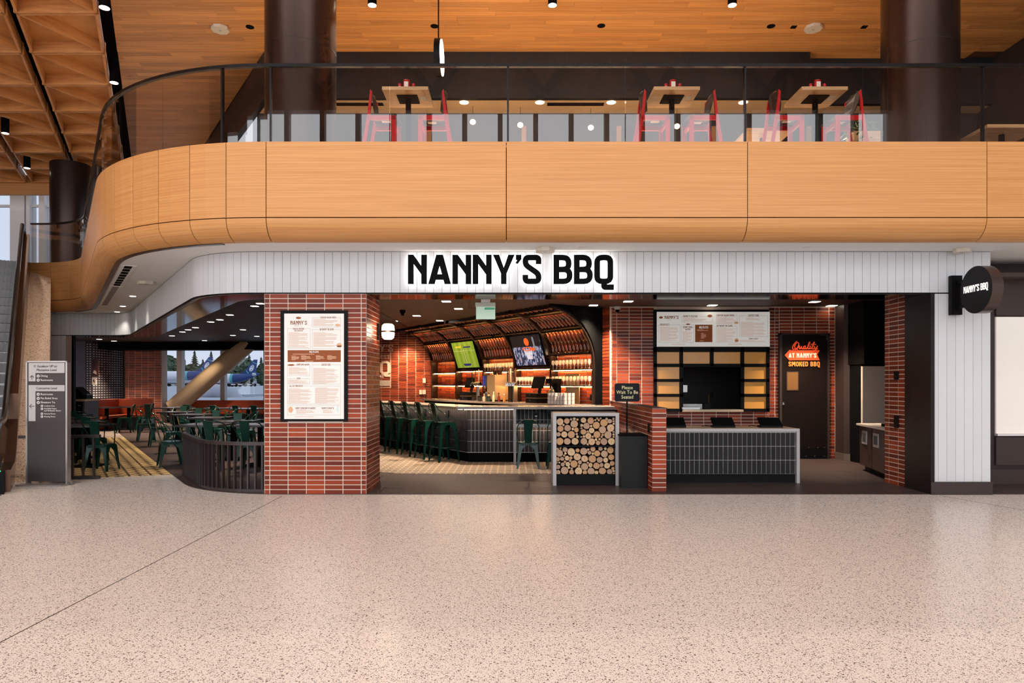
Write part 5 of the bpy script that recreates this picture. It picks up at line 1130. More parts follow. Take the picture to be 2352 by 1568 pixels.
downlight(470, 782, 2.984, 'small downlight beside the slanted brace', 'downlights in the dining ceiling', w=.12, power=180)  # made-up fitting to brighten the brace
# =================================================================== MEZZANINE FURNITURE
MZ = 4.40
def red_chair():
    out = []
    def side(y):
        mb = MB(); w_ = .028
        def slab(pts): mb.extr([(x,y-w_/2,z) for x,z in pts], (0,w_,0))
        slab([(-.30,0),(-.24,0),(-.125,.80),(-.10,1.10),(-.125,1.13),(-.165,.80)]); slab([(.17,0),(.23,0),(.225,.77),(.165,.77)]); slab([(-.17,.71),(.225,.71),(.225,.77),(-.165,.77)]); slab([(-.25,.30),(.2,.30),(.2,.345),(-.245,.345)]); return mb.mesh('piece')
    for y in (-.20,.20): out.append(('side_frame', side(y), RED))
    out.append(('foot_rung', MB().box(.17,-.2,.30,.20,.2,.34).mesh('piece'), RED)); out.append(('back_rung', MB().box(-.25,-.2,.31,-.22,.2,.34).mesh('piece'), RED)); out.append(('seat_rail', MB().box(.17,-.2,.66,.2,.2,.72).mesh('piece'), RED))
    sh = MB(); n = 7; pr = [(.25,.765),(.2,.785),(.05,.775),(-.12,.785)]
    for i in range(3):
        (x0,z0),(x1,z1) = pr[i],pr[i+1]; sh.extr([(x0,-.19,z0),(x1,-.19,z1),(x1,-.19,z1+.016),(x0,-.19,z0+.016)], (0,.38,0))
    out.append(('seat_shell', sh.mesh('piece'), SHELLB))
    bk_ = MB(); pts = []
    for z, hw_, x in ((.86,.13,-.10),(.95,.19,-.115),(1.05,.21,-.13),(1.13,.16,-.15),(1.16,.08,-.155)): pts.append((z,hw_,x))
    for i in range(4):
        z0,h0,x0 = pts[i]; z1,h1,x1 = pts[i+1]
        bk_.extr([(x0+.03,-h0,z0),(x0,0,z0),(x1,0,z1),(x1+.03,-h1,z1)], (-.012,0,0)); bk_.extr([(x0+.03,h0,z0),(x0,0,z0),(x1,0,z1),(x1+.03,h1,z1)], (-.012,0,0))
    out.append(('back_shell', bk_.mesh('piece'), SHELLB)); out.append(('seat_label', MB().box(.0,-.06,.752,.12,.02,.754).mesh('piece'), WHITE))
    for _, me, m in out: me.materials.append(m)
    return [(a,b) for a,b,_ in out]
RC = red_chair()
KET = mat('ketchup_red', (176,20,26), .25); KLB = mat('ketchup_label', (232,226,214), .5); SALT = mat('shaker_glass', (200,190,184), .2); PEP = mat('pepper_dark', (60,50,46), .3); SCAP = mat('shaker_cap_red', (196,24,40), .35)
def condiments(x, y, z, who):
    r = empty('ketchup_bottle', f'upturned red ketchup bottle on the {who}', 'bottle', (x,y,z))
    local(r, MB().lathe([(.032,0),(.032,.025),(.02,.03)], 14), 'cap', WHITE, True); o = local(r, MB().lathe([(.02,.03),(.046,.06),(.05,.10),(.044,.15),(.046,.17),(.03,.178),(0,.178)], 16), 'body', KET, True); o.scale = (1,.7,1); local(r, MB().box(-.028,-.037,.07,.028,-.034,.14), 'label', KLB)
    for sx, m, nm in ((-1,SALT,'pale'),(1,PEP,'dark')):
        r = empty('spice_shaker', f'{nm} red-capped shaker beside the ketchup on the {who}', 'shaker', (x+.095*sx,y,z)); local(r, MB().lathe([(.024,0),(.024,.03),(.018,.05),(.022,.085)], 12), 'body', m, True); local(r, MB().lathe([(.022,.085),(.023,.12),(0,.122)], 12), 'cap', SCAP, True)
def high_table(x, y, label, who, cond=True, sticker=True):
    r = empty('high_table', label, 'table', (x,y,MZ), 0, 'high wooden tables on the mezzanine')
    local(r, MB().box(-.31,-.30,1.04,.31,.30,1.085), 'tabletop', OAK); local(r, MB().box(-.14,-.14,1.028,.14,.14,1.04), 'top_plate', MATTE); local(r, MB().lathe([(.038,.02),(.038,1.03)], 16), 'post', MATTE, True); local(r, MB().lathe([(.24,0),(.24,.012),(.04,.03)], 24), 'base', MATTE, True)
    if sticker: local(r, MB().box(.17,-.10,1.036,.25,.04,1.04), 'sticker', KLB)
    if cond: condiments(x-.01, y-.10, MZ+1.085, who)
TB = [(X(938,9.5),9.5,'near the dark column'),(X(1543,9.5),9.5,'middle of the mezzanine'),(X(1872,9.5),9.5,'by the far column')]
for i, (x, y, w_) in enumerate(TB):
    high_table(x, y, f'high square wooden table {["near the dark column","in the middle of the mezzanine","by the far column"][i]}', f'table {w_}')
CHP = [(878,1,0,'facing the table near the dark column'),(1002,-1,0,'beyond the table near the dark column'),(1494,1,1,'on the column side of the middle table'),(1612,-1,1,'on the far side of the middle table'),(1796,1,2,'on the near side of the far table'),(1940,-1,2,'closest to the far column')]
for px, sgn, ti, lb in CHP:
    inst(RC, 'high_chair', f'red high chair with black shell, {lb}', 'high chair', (X(px,9.6),9.6,MZ), 0 if sgn > 0 else math.pi, 'red high chairs on the mezzanine')
def low_table(px0, px1, D, label, z=.74):
    x0, x1 = X(px0,D), X(px1,D); r = empty('lounge_table', label, 'table', ((x0+x1)/2,D+.3,MZ)); w_ = (x1-x0)/2
    local(r, MB().box(-w_,-.3,z-.05,w_,.3,z), 'tabletop', OAK); local(r, MB().lathe([(.04,.02),(.04,z-.05)], 12), 'post', MATTE); local(r, MB().lathe([(.25,0),(.25,.02)], 20), 'base', MATTE)
low_table(1716,1820,10.2,'low wooden table behind the red high chair by the far column',.90); low_table(2268,2400,10.0,'low wooden table at the frame edge behind the glass',.88)
r = empty('planter', 'green trailing plant in a slatted wooden planter behind the red chair', 'planter', (X(1965,9.95),9.95,MZ))
local(r, MB().box(-.08,-.12,0,.3,.12,.72), 'box', OAK)
lf_ = MB()
for i in range(150):
    a = Vector((R.uniform(-.25,.28),R.uniform(-.12,.12),R.uniform(.5,.92))); d_ = Vector((R.uniform(-1,1),R.uniform(-1,1),R.uniform(-.6,1))).normalized()*.14; s_ = Vector((d_.y,-d_.x,.3)).normalized()*.015; lf_.add([tuple(a),tuple(a+d_*.5+s_),tuple(a+d_),tuple(a+d_*.5-s_)], [(0,1,2,3)])
tag(local(r, lf_, 'leaves', mat('plant_green', (74,104,40), .5)), kind='stuff')
for i, (px, py) in enumerate(((1086,280),(1195,287),(1357,293),(1555,290))):
    D = 13.95+.05*i; o = empty('pendant_lamp', f'small glowing pendant lamp in the dim lounge, {["nearest the dark column","second from the dark column","third from the dark column","nearest the middle table"][i]}', 'pendant lamp', (X(px,D),D,Z(py,D)), 0, 'pendant lamps in the lounge'); local(o, MB().lathe([(0,-.06),(.05,-.03),(.06,0),(.05,.03),(.02,.05)], 14), 'bulb', LAMPW, True); local(o, MB().lathe([(.004,.05),(.004,7.15-Z(py,D))], 6), 'cord', MATTE)
for i, px in enumerate((1066,1240,1404,1707)):
    D = (7.18-EYE)*F/(HY-235); o = tag(MB().lathe([(.09,-.006),(.09,0)], 20).build('lounge_downlight', LAMP), f'round downlight in the beige lounge ceiling, {["nearest the dark column","left of the slot grille","right of the slot grille","nearest the far column"][i]}', 'ceiling light'); o.location = (X(px,D),D,7.179)
tag(MB().box(X(1257,13.9),13.85,7.165,X(1387,13.9),13.98,7.18).build('slot_grille', MATTE), 'black slot grille in the beige lounge ceiling', 'air diffuser'); tag(MB().box(X(772,13.9),13.85,7.165,X(880,13.9),13.98,7.18).build('slot_grille', MATTE), 'black slot grille in the lounge ceiling beside the dark column', 'air diffuser')
for i in range(7): MB().box(-3.8+i*2.0,14.36,4.4,-3.7+i*2.0,14.4,6.9).build('pilaster', mat('lounge_timber', (150,106,66), .5), lw)
# =================================================================== DINING ROOM
DT = mat('dark_table_top', (54,47,49), .25); 
def dine_table(x, y, w_, d_, label, rz=0.):
    r = empty('dining_table', label, 'table', (x,y,.007), rz, 'dark dining tables'); local(r, MB().box(-w_/2,-d_/2,.71,w_/2,d_/2,.745), 'tabletop', DT); local(r, MB().box(-.04,-.04,.02,.04,.04,.71), 'post', MATTE); local(r, MB().box(-.25,-.25,0,.25,.25,.02), 'base', MATTE)
def chair(x, y, rz, label): inst(CH if y > 19 else CA, 'cafe_chair', label, 'chair', (x,y,.007), rz, 'green café chairs')
PI = math.pi
dine_table(-4.55,12.35,.75,.7,'dark dining table nearest the brick pillar'); dine_table(-5.55,12.35,.75,.7,'dark dining table just behind the curved railing')
chair(X(492,11.62),11.62,0,'green chair behind the curved railing, farther from the pillar'); chair(X(574,11.62),11.62,0,'green chair behind the curved railing, next to the brick pillar')
chair(-4.3,13.05,PI,'green chair across the table nearest the pillar'); chair(-6.1,12.2,RZN-PI/2,'green chair at the aisle end of the table behind the railing')
PN = ['first','second','third','fourth']
for i in range(4):
    c = Vector((-5.45,13.35))+Vector((-1.1,1.5))*i
    dine_table(c.x,c.y,.75,.7,f'{PN[i]} dark table of the row beside the yellow aisle')
    chair(c.x-.66,c.y-.3,RZN-PI/2,f'green chair on the aisle side of the {PN[i]} table beside the yellow aisle')
    chair(c.x+.66,c.y+.25,RZN+PI/2,f'green chair on the inner side of the {PN[i]} table beside the yellow aisle'); chair(c.x-.2,c.y+.66,PI+.3,f'green chair beyond the {PN[i]} table of the row beside the yellow aisle')
for i, px in enumerate((497,548,590)):
    chair(X(px,19.6),19.6,0,f'green chair facing the window banquette, {["leftmost of three","middle of three","next to the brick pillar"][i]}')
dine_table(X(400,21),21,1.0,.7,'dark table at the far end of the window banquette'); dine_table(X(500,20.6),20.6,.8,.7,'dark table before the window banquette, centre'); dine_table(X(570,20.3),20.3,.9,.7,'dark table before the window banquette by the pillar')
chair(X(438,20.1),20.1,0,'green chair before the far table of the window banquette')
chair(X(352,21.2),20.9,.4,'green chair at the aisle end of the far banquette table')
# left cluster beside the railing
for i in range(4):
    c = Vector((-6.97,11.6))+Vector((-.95,1.3))*i
    chair(c.x,c.y,.05,f'green chair in the row behind the directory sign, {PN[i]} from the railing')
    dine_table(c.x-.62,c.y+.6,.75,.62,f'dark table in the row behind the directory sign, {PN[i]} from the railing')
    if i < 3: chair(c.x-1.25,c.y+.75,-PI/2,f'green chair on the wall side of the {PN[i]} table behind the directory sign')
dine_table(X(245,21.5),21.5,.75,.7,'dark table before the orange corner booth, wall side'); dine_table(X(296,22.0),22.0,.75,.7,'dark table before the orange corner booth, window side')
chair(X(287,20.6),20.6,PI/2+.3,'green chair side-on before the orange corner booth, wall side'); chair(X(331,21.6),21.6,PI/2+.3,'green chair side-on before the orange corner booth, window side')
def banquette(x0, x1, y, seams, label, zb=.96, left=False):
    r = empty('banquette', label, 'banquette', ((x0+x1)/2,y,.007)); xs_ = [x0]+seams+[x1]
    MB().box(x0,y-.05,.007,x1,y+.35,.38).build('plinth', DARKBR, r)
    for a_, b_ in zip(xs_[:-1], xs_[1:]): MB().box(a_+.006,y-.1,.38,b_-.006,y+.35,.46).build('seat_cushion', ORANGE, r); MB().extr([(a_+.006,y+.24,.46),(a_+.006,y+.33,zb),(a_+.006,y+.46,zb),(a_+.006,y+.46,.3)], (b_-a_-.012,0,0)).build('back_cushion', ORANGE, r)
    if left: MB().prism([(x0,y-1.6),(x0+.16,y-1.6),(x0+.16,y+.3),(x0,y+.3)], .007, zb).build('side_back', ORANGE, r); MB().prism([(x0,y-1.6),(x0+.6,y-1.6),(x0+.6,y),(x0,y)], .38, .46).build('side_seat', ORANGE, r)
banquette(X(250,22.6),X(336,22.6),22.6,[],'orange corner booth below the dotted wall',.97,True)
banquette(X(383,24.6),X(640,24.6),24.9,[X(p,24.6) for p in (472,558)],'long orange banquette under the airport windows',.87)
# dotted wall pattern, framed pictures, server station
DOT = mat('pale_dot', (226,224,230), .5); dots = MB()
p0, p1 = Vector((-14.885,24.2)), Vector((-15.02,26.35))
for i in range(12):
    for j in range(24):
        q = p0+(p1-p0)*((i+.5)/12)+Vector((.012,0)); z_ = .9+.086*j; dots.box(q.x-.006,q.y-.035,z_-.018,q.x+.006,q.y+.035,z_+.018)
for i in range(2):
    for j in range(24): x = -15.05+.1*i; z_ = .9+.086*j; dots.box(x-.018,24.19,z_-.018,x+.018,24.2,z_+.018)
tag(dots.build('wall_dots', DOT, dw), kind='stuff')
PIC = mat('picture_maroon', (62,20,20), .5)
def frame_pic(px0, py0, px1, py1, label, m):
    D = 24.17; r = empty('framed_picture', label, 'picture', (X((px0+px1)/2,D),D,Z(py1,D))); MB().box(X(px0,D),D-.02,Z(py1,D),X(px1,D),D+.01,Z(py0,D)).build('panel', m, r)
    MB().extr([(X(px0+2,D),D-.022,Z(py1-8,D)),(X(px1-3,D),D-.022,Z(py1-4,D)),(X(px1-5,D),D-.022,Z(py1-12,D)),(X(px0+5,D),D-.022,Z(py1-14,D))], (0,.002,0)).build('motif', mat('picture_pale', (190,170,160), .6) if m is PIC else PIC, r)
frame_pic(212,824,226.5,864,'tall maroon picture on the dotted wall',PIC); frame_pic(212,867,222,883,'small cream picture below the maroon one on the dotted wall',mat('picture_cream', (206,190,180), .6))
D = 17.9; ss = empty('server_station', 'slate server station with oak top beside the dotted wall', 'cabinet', (X(195,D),D,.007))
MB().box(X(130,D),D,.007,X(194,D),D+.6,Z(921,D)).build('body', mat('slate_cabinet', (66,66,76), .5), ss); MB().box(X(130,D),D-.01,.05,X(190,D),D,Z(923,D)).build('open_shelf', MATTE, ss); MB().box(X(130,D),D-.03,Z(921,D),X(197,D),D+.63,Z(916.5,D)).build('worktop', OAK, ss); MB().box(X(180,D),D-.02,Z(932,D),X(186,D),D,Z(930,D)).build('handle', STEEL, ss)
r = empty('house_shaped_caddy', 'black house-shaped box on the server station', 'box', (X(181,18.1),18.1,Z(916.5,D)))
local(r, MB().extr([(-.2,-.12,0),(.1,-.12,0),(.1,-.12,.16),(-.05,-.12,.29),(-.2,-.12,.16)], (0,.3,0)), 'body', MATTE); local(r, MB().extr([(.0,-.14,.30),(.2,-.14,.13),(.2,.18,.13),(.0,.18,.30)], (0,0,.02)), 'roof', BLACK); local(r, MB().box(.1,-.12,0,.28,.15,.11), 'side_box', BLACK)
# =================================================================== RAILINGS, DIRECTORY, ESCALATOR
RAILM = mat('dark_brown_rail', (58,50,50), .35, .3)
CR = fillet([(-3.33,9.27),(-4.13,9.27),(-4.13-.556*2.14,9.27+.831*2.14)], [.6], 10)
def railing(path, name, label, pitch, h=.69, n0=0):
    c0 = path[len(path)//2]; r = empty(name, label, 'railing', (c0[0],c0[1],.007))
    MB().sweep(path, [(-.035,h-.045),(.035,h-.045),(.035,h),(-.035,h)]).build('top_rail', RAILM, r); MB().sweep(path, [(-.02,.007),(.02,.007),(.02,.05),(-.02,.05)]).build('bottom_rail', RAILM, r)
    s_ = pitch*.6; Lp = plen(path)
    while s_ < Lp-.01:
        c, d_ = along(path, s_); piece('baluster', unit_box(.022,.045,h-.095,RAILM), r, (c.x,c.y,.05+(h-.095)/2), math.atan2(d_.y,d_.x)); s_ += pitch
railing(CR, 'curved_railing', 'dark curved railing beside the brick pillar', .097)
railing([(X(230,10.62),10.62),(X(44,10.42),10.42)], 'entry_railing', 'short dark railing behind the directory sign', .15)
# directory sign, slightly turned
D = 10.02; dsn = empty('directory_sign', 'free-standing dark directory board with silver frame', 'directory sign', (X(111,D),D,0), math.radians(-3))
ALU = mat('aluminium', (190,186,182), .3, .7); BRD = mat('board_dark', (66,60,60), .5); hgt = 1.815; hw_ = .315
local(dsn, MB().box(-hw_+.02,-.03,.05,hw_-.02,.03,hgt-.02), 'board', BRD)
for sx in (-1,1): local(dsn, MB().box(hw_*sx-(.024 if sx>0 else 0),-.04,.02,hw_*sx+(0 if sx>0 else .024),.04,hgt), 'frame_side', ALU)
local(dsn, MB().box(-hw_,-.04,hgt-.022,hw_,.04,hgt), 'frame_top', ALU); local(dsn, MB().box(-hw_-.03,-.2,.0,hw_+.03,.2,.022), 'base', ALU)
o = local(dsn, MB().lathe([(.028,-.012),(.028,.012)], 14), 'caster', STEEL, True); o.location = (hw_+.05,.0,.03); o.rotation_euler = (0,math.pi/2,0)
def sq(u, v): return (-hw_+(u-268)/(692-268)*2*hw_, hgt-(v-45)/(1265-45)*(hgt-.05))       # sign-face coordinates of the board
def srect(u0, v0, u1, v1, m, nm):
    a = sq(u0,v1); b = sq(u1,v0); return local(dsn, MB().box(a[0],-.036,a[1],b[0],-.030,b[1]), nm, m)
PANEL = mat('sign_panel_grey', (190,187,185), .5); 
srect(296,66,664,168,PANEL,'title_panel'); srect(296,168,366,252,PANEL,'arrow_panel'); srect(296,290,664,352,PANEL,'title_panel'); srect(296,352,366,655,PANEL,'arrow_panel')
TXW = mat('sign_text_white', (236,232,228), .6); TXD = mat('sign_text_dark', (52,48,50), .6)
def st_(body, u, v, hpx, m, al='LEFT'):
    a = sq(u,v); o = text(body, (0,0,0), hpx/1220*1.77*1.38, m, None, al, ex=.0015, sx=.96); o.parent = dsn; o.matrix_parent_inverse = Matrix(); o.location = (a[0],-.038,a[1]); return o
st_('Escalator UP to:',388,110,24,TXD); st_('Mezzanine Level',481,148,24,TXD,'CENTER'); st_('Concourse Level',481,332,24,TXD,'CENTER')
for body, v in (('Dining',207),('Restrooms',249),('Restrooms',392),('Pet Relief Area',433),('Elevators To:',474)): st_(body,420,v,22,TXW)
for body, v in (('Lookout Area',507),('Interfaith Prayer',534),('and Meditation Room',555),('Sensory Room',586),('Nursing Room',615)): st_(body,456,v,15,TXW)
def disc(u, v, r_, m, nm='pictogram'):
    a = sq(u,v); rr_ = r_/1220*1.77; local(dsn, MB().extr([(a[0]+rr_*math.cos(t),-.036,a[1]+rr_*math.sin(t)) for t in [k*math.pi/8 for k in range(16)]], (0,.005,0)), nm, m)
    if m is TXW: local(dsn, MB().box(a[0]-rr_*.3,-.0375,a[1]-rr_*.5,a[0]+rr_*.3,-.036,a[1]+rr_*.5), 'pictogram_mark', TXD)
for v in (199,240,383,425,467): disc(394,v,15,TXW)
for v in (501,531,580,609): disc(432,v,12,TXW)
disc(360,97,15,mat('pale_disc',(240,236,232),.5))
for pts in (((331,235),(331,195)),((331,193),(310,214)),((331,193),(352,214)),((306,503),(356,503)),((306,503),(328,484)),((306,503),(328,522))):
    a = sq(*pts[0]); b = sq(*pts[1]); local(dsn, MB().bar((a[0],-.037,a[1]), (b[0],-.037,b[1]), .008,.003,(0,1,0)), 'arrow', TXD)
# escalator running up obliquely to the mezzanine
HR0 = Vector((-7.27,9.7)); ESL = 8.5; rise = 4.3/ESL
esc = empty('escalator', 'escalator with black handrails climbing to the mezzanine', 'escalator', (HR0.x,HR0.y,0))
def ep(t, off, z): q = HR0+DV*t+NV*off; return (q.x,q.y,z)
RUB = mat('rubber_handrail', (22,20,20), .3, coat=.3); BRZ = mat('bronze_skirt', (92,66,52), .22, .8); STEP = mat('step_grey', (112,110,110), .45, .5, grain=(1,1,1))
def zz(t): return max(0., min(4.35, (t-.9)*4.35/(ESL-1.6)))
def balustrade(off):
    ts = [-.5+ (ESL+.9)*i/24 for i in range(25)]
    top = [ep(t,off,zz(t)+.93) for t in ts]
    a = ep(ts[0]-.28,off,zz(ts[0])+.62); a2 = ep(ts[0]-.12,off,zz(ts[0])+.36); b = ep(ts[-1]+.28,off,zz(ts[-1])+.62); b2 = ep(ts[-1]+.12,off,zz(ts[-1])+.36)
    am = ep(ts[0]-.22,off,zz(ts[0])+.84); bm = ep(ts[-1]+.22,off,zz(ts[-1])+.84)
    MB().tube([a2,a,am]+top+[bm,b,b2], .042, 8).build('handrail', RUB, esc, True)
    for i in range(0,24,4):
        p, q = ts[i], ts[min(i+4,24)]; MB().extr([ep(p+.01,off-.006,zz(p)+.30),ep(q-.01,off-.006,zz(q)+.30),ep(q-.01,off-.006,zz(q)+.92),ep(p+.01,off-.006,zz(p)+.92)], (NV.x*.012,NV.y*.012,0)).build('glass_panel', CLEAR, esc)
    for i in range(24):
        p, q = ts[i], ts[i+1]; MB().extr([ep(p,off-.05,max(0,zz(p)-.25)),ep(q,off-.05,max(0,zz(q)-.25)),ep(q,off-.05,zz(q)+(.72 if i>5 else .30)),ep(p,off-.05,zz(p)+(.72 if i>5 else .30))], (NV.x*.19,NV.y*.19,0)).build('skirt_panel', BRZ, esc)
balustrade(0.); balustrade(-1.15)
sme = MB()
for k in range(14): sme.box(-.48+.07*k,-.19,-.008,-.435+.07*k,.19,.0)
sme.box(-.5,-.2,-.17,.5,.2,-.008)
for k in range(14): sme.box(-.48+.07*k,-.206,-.17,-.445+.07*k,-.2,-.01)
sme = sme.mesh('piece'); sme.materials.append(STEP)
nst = 21
for i in range(nst+2):
    z_ = min(4.35, .207*(i)); t = .9+(ESL-1.6)*i/nst; p = ep(t,-.575,z_); o = piece('step', sme, esc, p, math.atan2(NV.y,NV.x))
MB().prism([ep(-.9,-1.2,0)[:2],ep(.95,-1.2,0)[:2],ep(.95,.05,0)[:2],ep(-.9,.05,0)[:2]], 0, .006).build('comb_plate', STEEL, esc)
q = ep(-.62,.0,0); o = MB().box(-.11,-.08,0,.11,.08,.30).build('newel_base', BLACK, esc); o.location = q; o.rotation_euler = (0,0,RZD); o = MB().lathe([(.035,0),(.03,.012),(0,.016)], 14).build('green_indicator', mat('green_lamp', (60,220,130), .4, emit=3.), esc); o.location = (q[0]+.02,q[1]-.02,.30)
clad = tag(MB().extr([ep(.55,.14,0),ep(ESL+.15,.14,0),ep(ESL+.15,.14,4.2),ep(ESL-.3,.14,4.2)], (NV.x*.42,NV.y*.42,0)).build('escalator_cladding', TERRW), 'sloping speckled stone cladding beside the escalator', 'cladding')
# =================================================================== OUTSIDE: APRON, AIRCRAFT, TREES
GZ = .6
struct('ground_apron', MB().box(-500,27.2,GZ-.3,200,700,GZ), mat('apron_concrete', (170,178,188), .9))
def op(px, py, D): return P(px,py,D)
PWH = mat('aircraft_white', (232,234,240), .3); PBL = mat('aircraft_blue', (34,66,128), .3); PTQ = mat('aircraft_teal', (90,180,190), .4); TAILW = mat('emblem_white', (236,238,242), .5)
def plane(dx, dy, D, label):
    """airliner side on, tail towards the pillar"""
    rt = empty('airliner', label, 'airliner', (X(400+dx,D),D,GZ)); n = 18
    def body(secs, m, nm):
        vs = []
        for px, r_, py in secs:
            for k in range(n): a = 2*math.pi*k/n; vs.append((X(px+dx,D),D+r_*D/F*math.cos(a),Z(py+dy,D)+r_*D/F*math.sin(a)))
        fs = [(i*n+k,i*n+(k+1)%n,(i+1)*n+(k+1)%n,(i+1)*n+k) for i in range(len(secs)-1) for k in range(n)]+[list(range(n))[::-1],list(range((len(secs)-1)*n,len(secs)*n))]
        MB().add(vs, fs).build(nm, m, rt, True)
    body([(250,11,863),(428,11,863)], PWH, 'fuselage'); body([(428,11,863),(434,10.8,862.8)], PTQ, 'teal_band'); body([(434,10.8,862.8),(450,9.6,861.5),(470,6.6,858),(488,3,853.5),(494,.8,852)], PBL, 'tail_cone')
    def fl_(pts, m, nm, k): MB().extr([(X(a+dx,D),D-k,Z(b+dy,D)) for a,b in pts], (0,.3,0)).build(nm, m, rt)
    fl_([(446,853),(459,846),(480,819.5),(488.5,819.5),(484,855)], PBL, 'tail_fin', .15); fl_([(478,825),(487.5,828.5),(487.3,830),(477,826.5)], PTQ, 'stripe', .2); fl_([(462,845),(464,844),(470,853),(468,854)], PTQ, 'stripe', .2)
    fl_([(475.5+4.9*math.cos(a)-.35*7.5*math.sin(a),839.5+7.8*math.sin(a)) for a in [k*math.pi/8 for k in range(16)]], TAILW, 'emblem', .22)
    for u, v, w_ in ((477.5,834.5,2.4),(474,837.5,1.2),(478.5,838,1.4),(475,843,2.0),(472.5,846,1.2)): fl_([(u-w_,v-.5),(u+w_,v-.5),(u+w_,v+.6),(u-w_,v+.6)], PBL, 'emblem_mark', .26)
    MB().extr([(X(478+dx,D),D-1,Z(857+dy,D)),(X(488+dx,D),D-1,Z(856+dy,D)),(X(505+dx,D),D-9,Z(853+dy,D)),(X(498+dx,D),D-9,Z(853+dy,D))], (0,0,.3)).build('tailplane', PWH, rt)
    for px in (380, 330): MB().lathe([(.5,0),(.5,Z(870+dy,D)-GZ)], 8, (X(px+dx,D),D,GZ)).build('landing_gear', BLACK, rt)
plane(0,0,230,'blue-tailed white airliner behind the slanted brace'); plane(103,6,245,'blue-tailed white airliner nearest the brick pillar in view')
LEAFD = mat('conifer_green', (52,72,56), .9, var=.12); LEAFL = mat('broadleaf_green', (92,110,86), .9, var=.12); TRK = mat('tree_trunk', (70,58,50), .9)
def conifer(px, pyt, w_, D, label):
    x = X(px,D); zt = Z(pyt,D); hw2 = w_*D/F/2; r = empty('conifer', label, 'tree', (x,D,GZ), 0, 'trees beyond the airport'); MB().lathe([(.6,0),(.25,zt-GZ-2)], 8, (x,D,GZ)).build('trunk', TRK, r)
    mb = MB(); nl = 13
    for i in range(nl):
        f = i/nl; zc = GZ+3+(zt-GZ-3)*f; rad = hw2*(1-f)**.8+.4
        for k in range(11):
            a = 2*math.pi*k/11+R.random(); rr_ = rad*R.uniform(.65,1.15); hh = (zt-GZ)/nl*1.5; c = Vector((x,D,zc+hh*.7)); tip = Vector((x+rr_*math.cos(a),D+rr_*math.sin(a),zc-hh*.25)); s_ = Vector((-math.sin(a),math.cos(a),0))*rad*.32
            mb.add([tuple(c),tuple((c+tip)/2+s_-Vector((0,0,hh*.2))),tuple(tip),tuple((c+tip)/2-s_-Vector((0,0,hh*.2)))], [(0,1,2,3)])
    tag(mb.build('foliage', LEAFD, r), kind='stuff')
def broad(px, pyt, w_, D, label):
    x = X(px,D); zt = Z(pyt,D); hw2 = w_*D/F/2; r = empty('broadleaf_tree', label, 'tree', (x,D,GZ), 0, 'trees beyond the airport'); MB().lathe([(.8,0),(.5,(zt-GZ)*.5)], 8, (x,D,GZ)).build('trunk', TRK, r); mb = MB()
    for i in range(420):
        d_ = Vector((R.gauss(0,1),R.gauss(0,1),R.gauss(0,1))).normalized(); c = Vector((x+d_.x*hw2*R.uniform(.75,1.05),D+d_.y*hw2*.6,GZ+(zt-GZ)*.5+d_.z*(zt-GZ)*.5)); u = Vector((R.uniform(-1,1),R.uniform(-1,1),R.uniform(-1,1))).normalized()*hw2*.2; v = d_.cross(u).normalized()*hw2*.2; mb.add([tuple(c-u-v),tuple(c+u-v*.6),tuple(c+u*.8+v),tuple(c-u*.7+v)], [(0,1,2,3)])
    tag(mb.build('foliage', LEAFL, r), kind='stuff')
for i,(px,py,w_) in enumerate(((447,805,34),(485,806,26),(424,824,16),(553,815,22),(572,812,24),(600,820,24),(466,825,22))): conifer(px,py,w_,330+6*i,f'dark conifer beyond the aircraft, {["tallest one","right behind the first blue tail","slim one beside the window bar","beside the slanted brace","grey-green one before the second tail","half hidden by the pillar","low one between the two tall ones"][i]}')
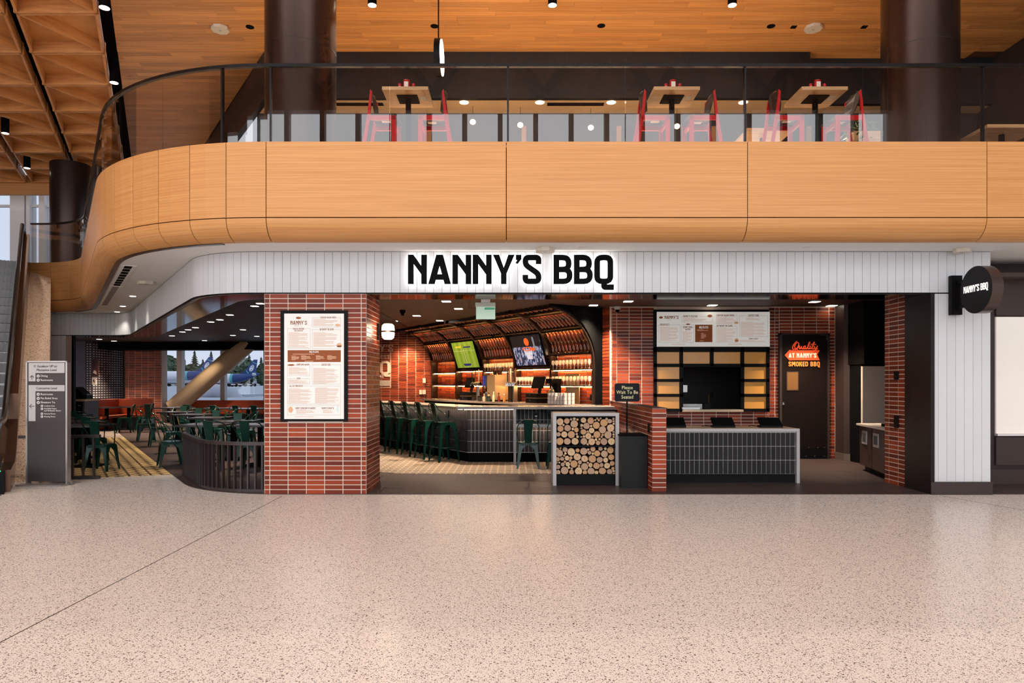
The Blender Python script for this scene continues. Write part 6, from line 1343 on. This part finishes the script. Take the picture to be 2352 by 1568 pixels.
for i,(px,py,w_) in enumerate(((386,818,46),(406,824,30),(440,838,44),(535,828,40),(566,824,40),(605,836,34),(505,838,50),(470,836,40))): broad(px,py,w_,310+5*i,f'pale broadleaf tree beyond the apron, {["by the brick pier","second from the brick pier","under the tallest conifer","behind the slanted brace","beside the second blue tail","next to the pillar edge","low behind the first airliner","between the two conifers"][i]}')
tag(MB().box(X(512,400),400,GZ,X(640,400),402,Z(849,400)).build('terminal_building', mat('far_building',(176,184,192),.8)), 'long pale building on the horizon', 'building')
for i,(px,py,w_,h_,c_) in enumerate(((529,879,13,8,(90,86,150)),(544,880,14,8,(120,60,70)),(503,881,14,6,(200,200,206)),(563,878,20,7,(150,150,156)),(432,878,14,6,(176,176,182)),(455,877,12,5,(130,110,110)),(388,878,26,6,(140,140,150)),(586,879,14,6,(170,172,176)))):
    D = 200+4*i; x = X(px,D); z0 = GZ; w2 = w_*D/F/2; hh = h_*D/F; r = empty('service_vehicle', f'{["blue-sided baggage truck","maroon-sided baggage truck","white van","grey loader","pale pickup","small tug","grey baggage carts","light grey tender"][i]} parked on the apron', 'vehicle', (x,D,GZ)); cm_ = mat(f'vehicle_{i}', c_, .5)
    local(r, MB().box(-w2,-2,.5,w2*.45,2,hh), 'load_box', cm_); local(r, MB().box(w2*.5,-1.8,.5,w2,1.8,hh*.75), 'cab', WHITE)
    for sx in (-.6,.6): o = local(r, MB().lathe([(.5,-.3),(.5,.3)], 10), 'wheel', BLACK); o.location = (w2*sx,-2,.5); o.rotation_euler = (math.pi/2,0,0)
# grey jet-bridge roof just outside the window
D = 45; jb = empty('jet_bridge', 'grey domed jet bridge head outside the window', 'jet bridge', (X(500,D),D,GZ)); JB = mat('jet_bridge_grey', (168,176,188), .5)
MB().box(X(402,D),D,GZ,X(560,D),D+6,Z(906,D)).build('tunnel', JB, jb); MB().tube([(X(440,D),D-.5,Z(930,D)),(X(470,D),D-.5,Z(905,D)),(X(505,D),D-.5,Z(899,D)),(X(540,D),D-.5,Z(906,D)),(X(560,D),D-.5,Z(930,D))], .5, 12).build('canopy_edge', JB, jb, True); MB().box(X(500,D),D-.4,Z(900,D),X(542,D),D,Z(894,D)).build('beacon_box', mat('jet_bridge_dark', (70,74,84), .5), jb)
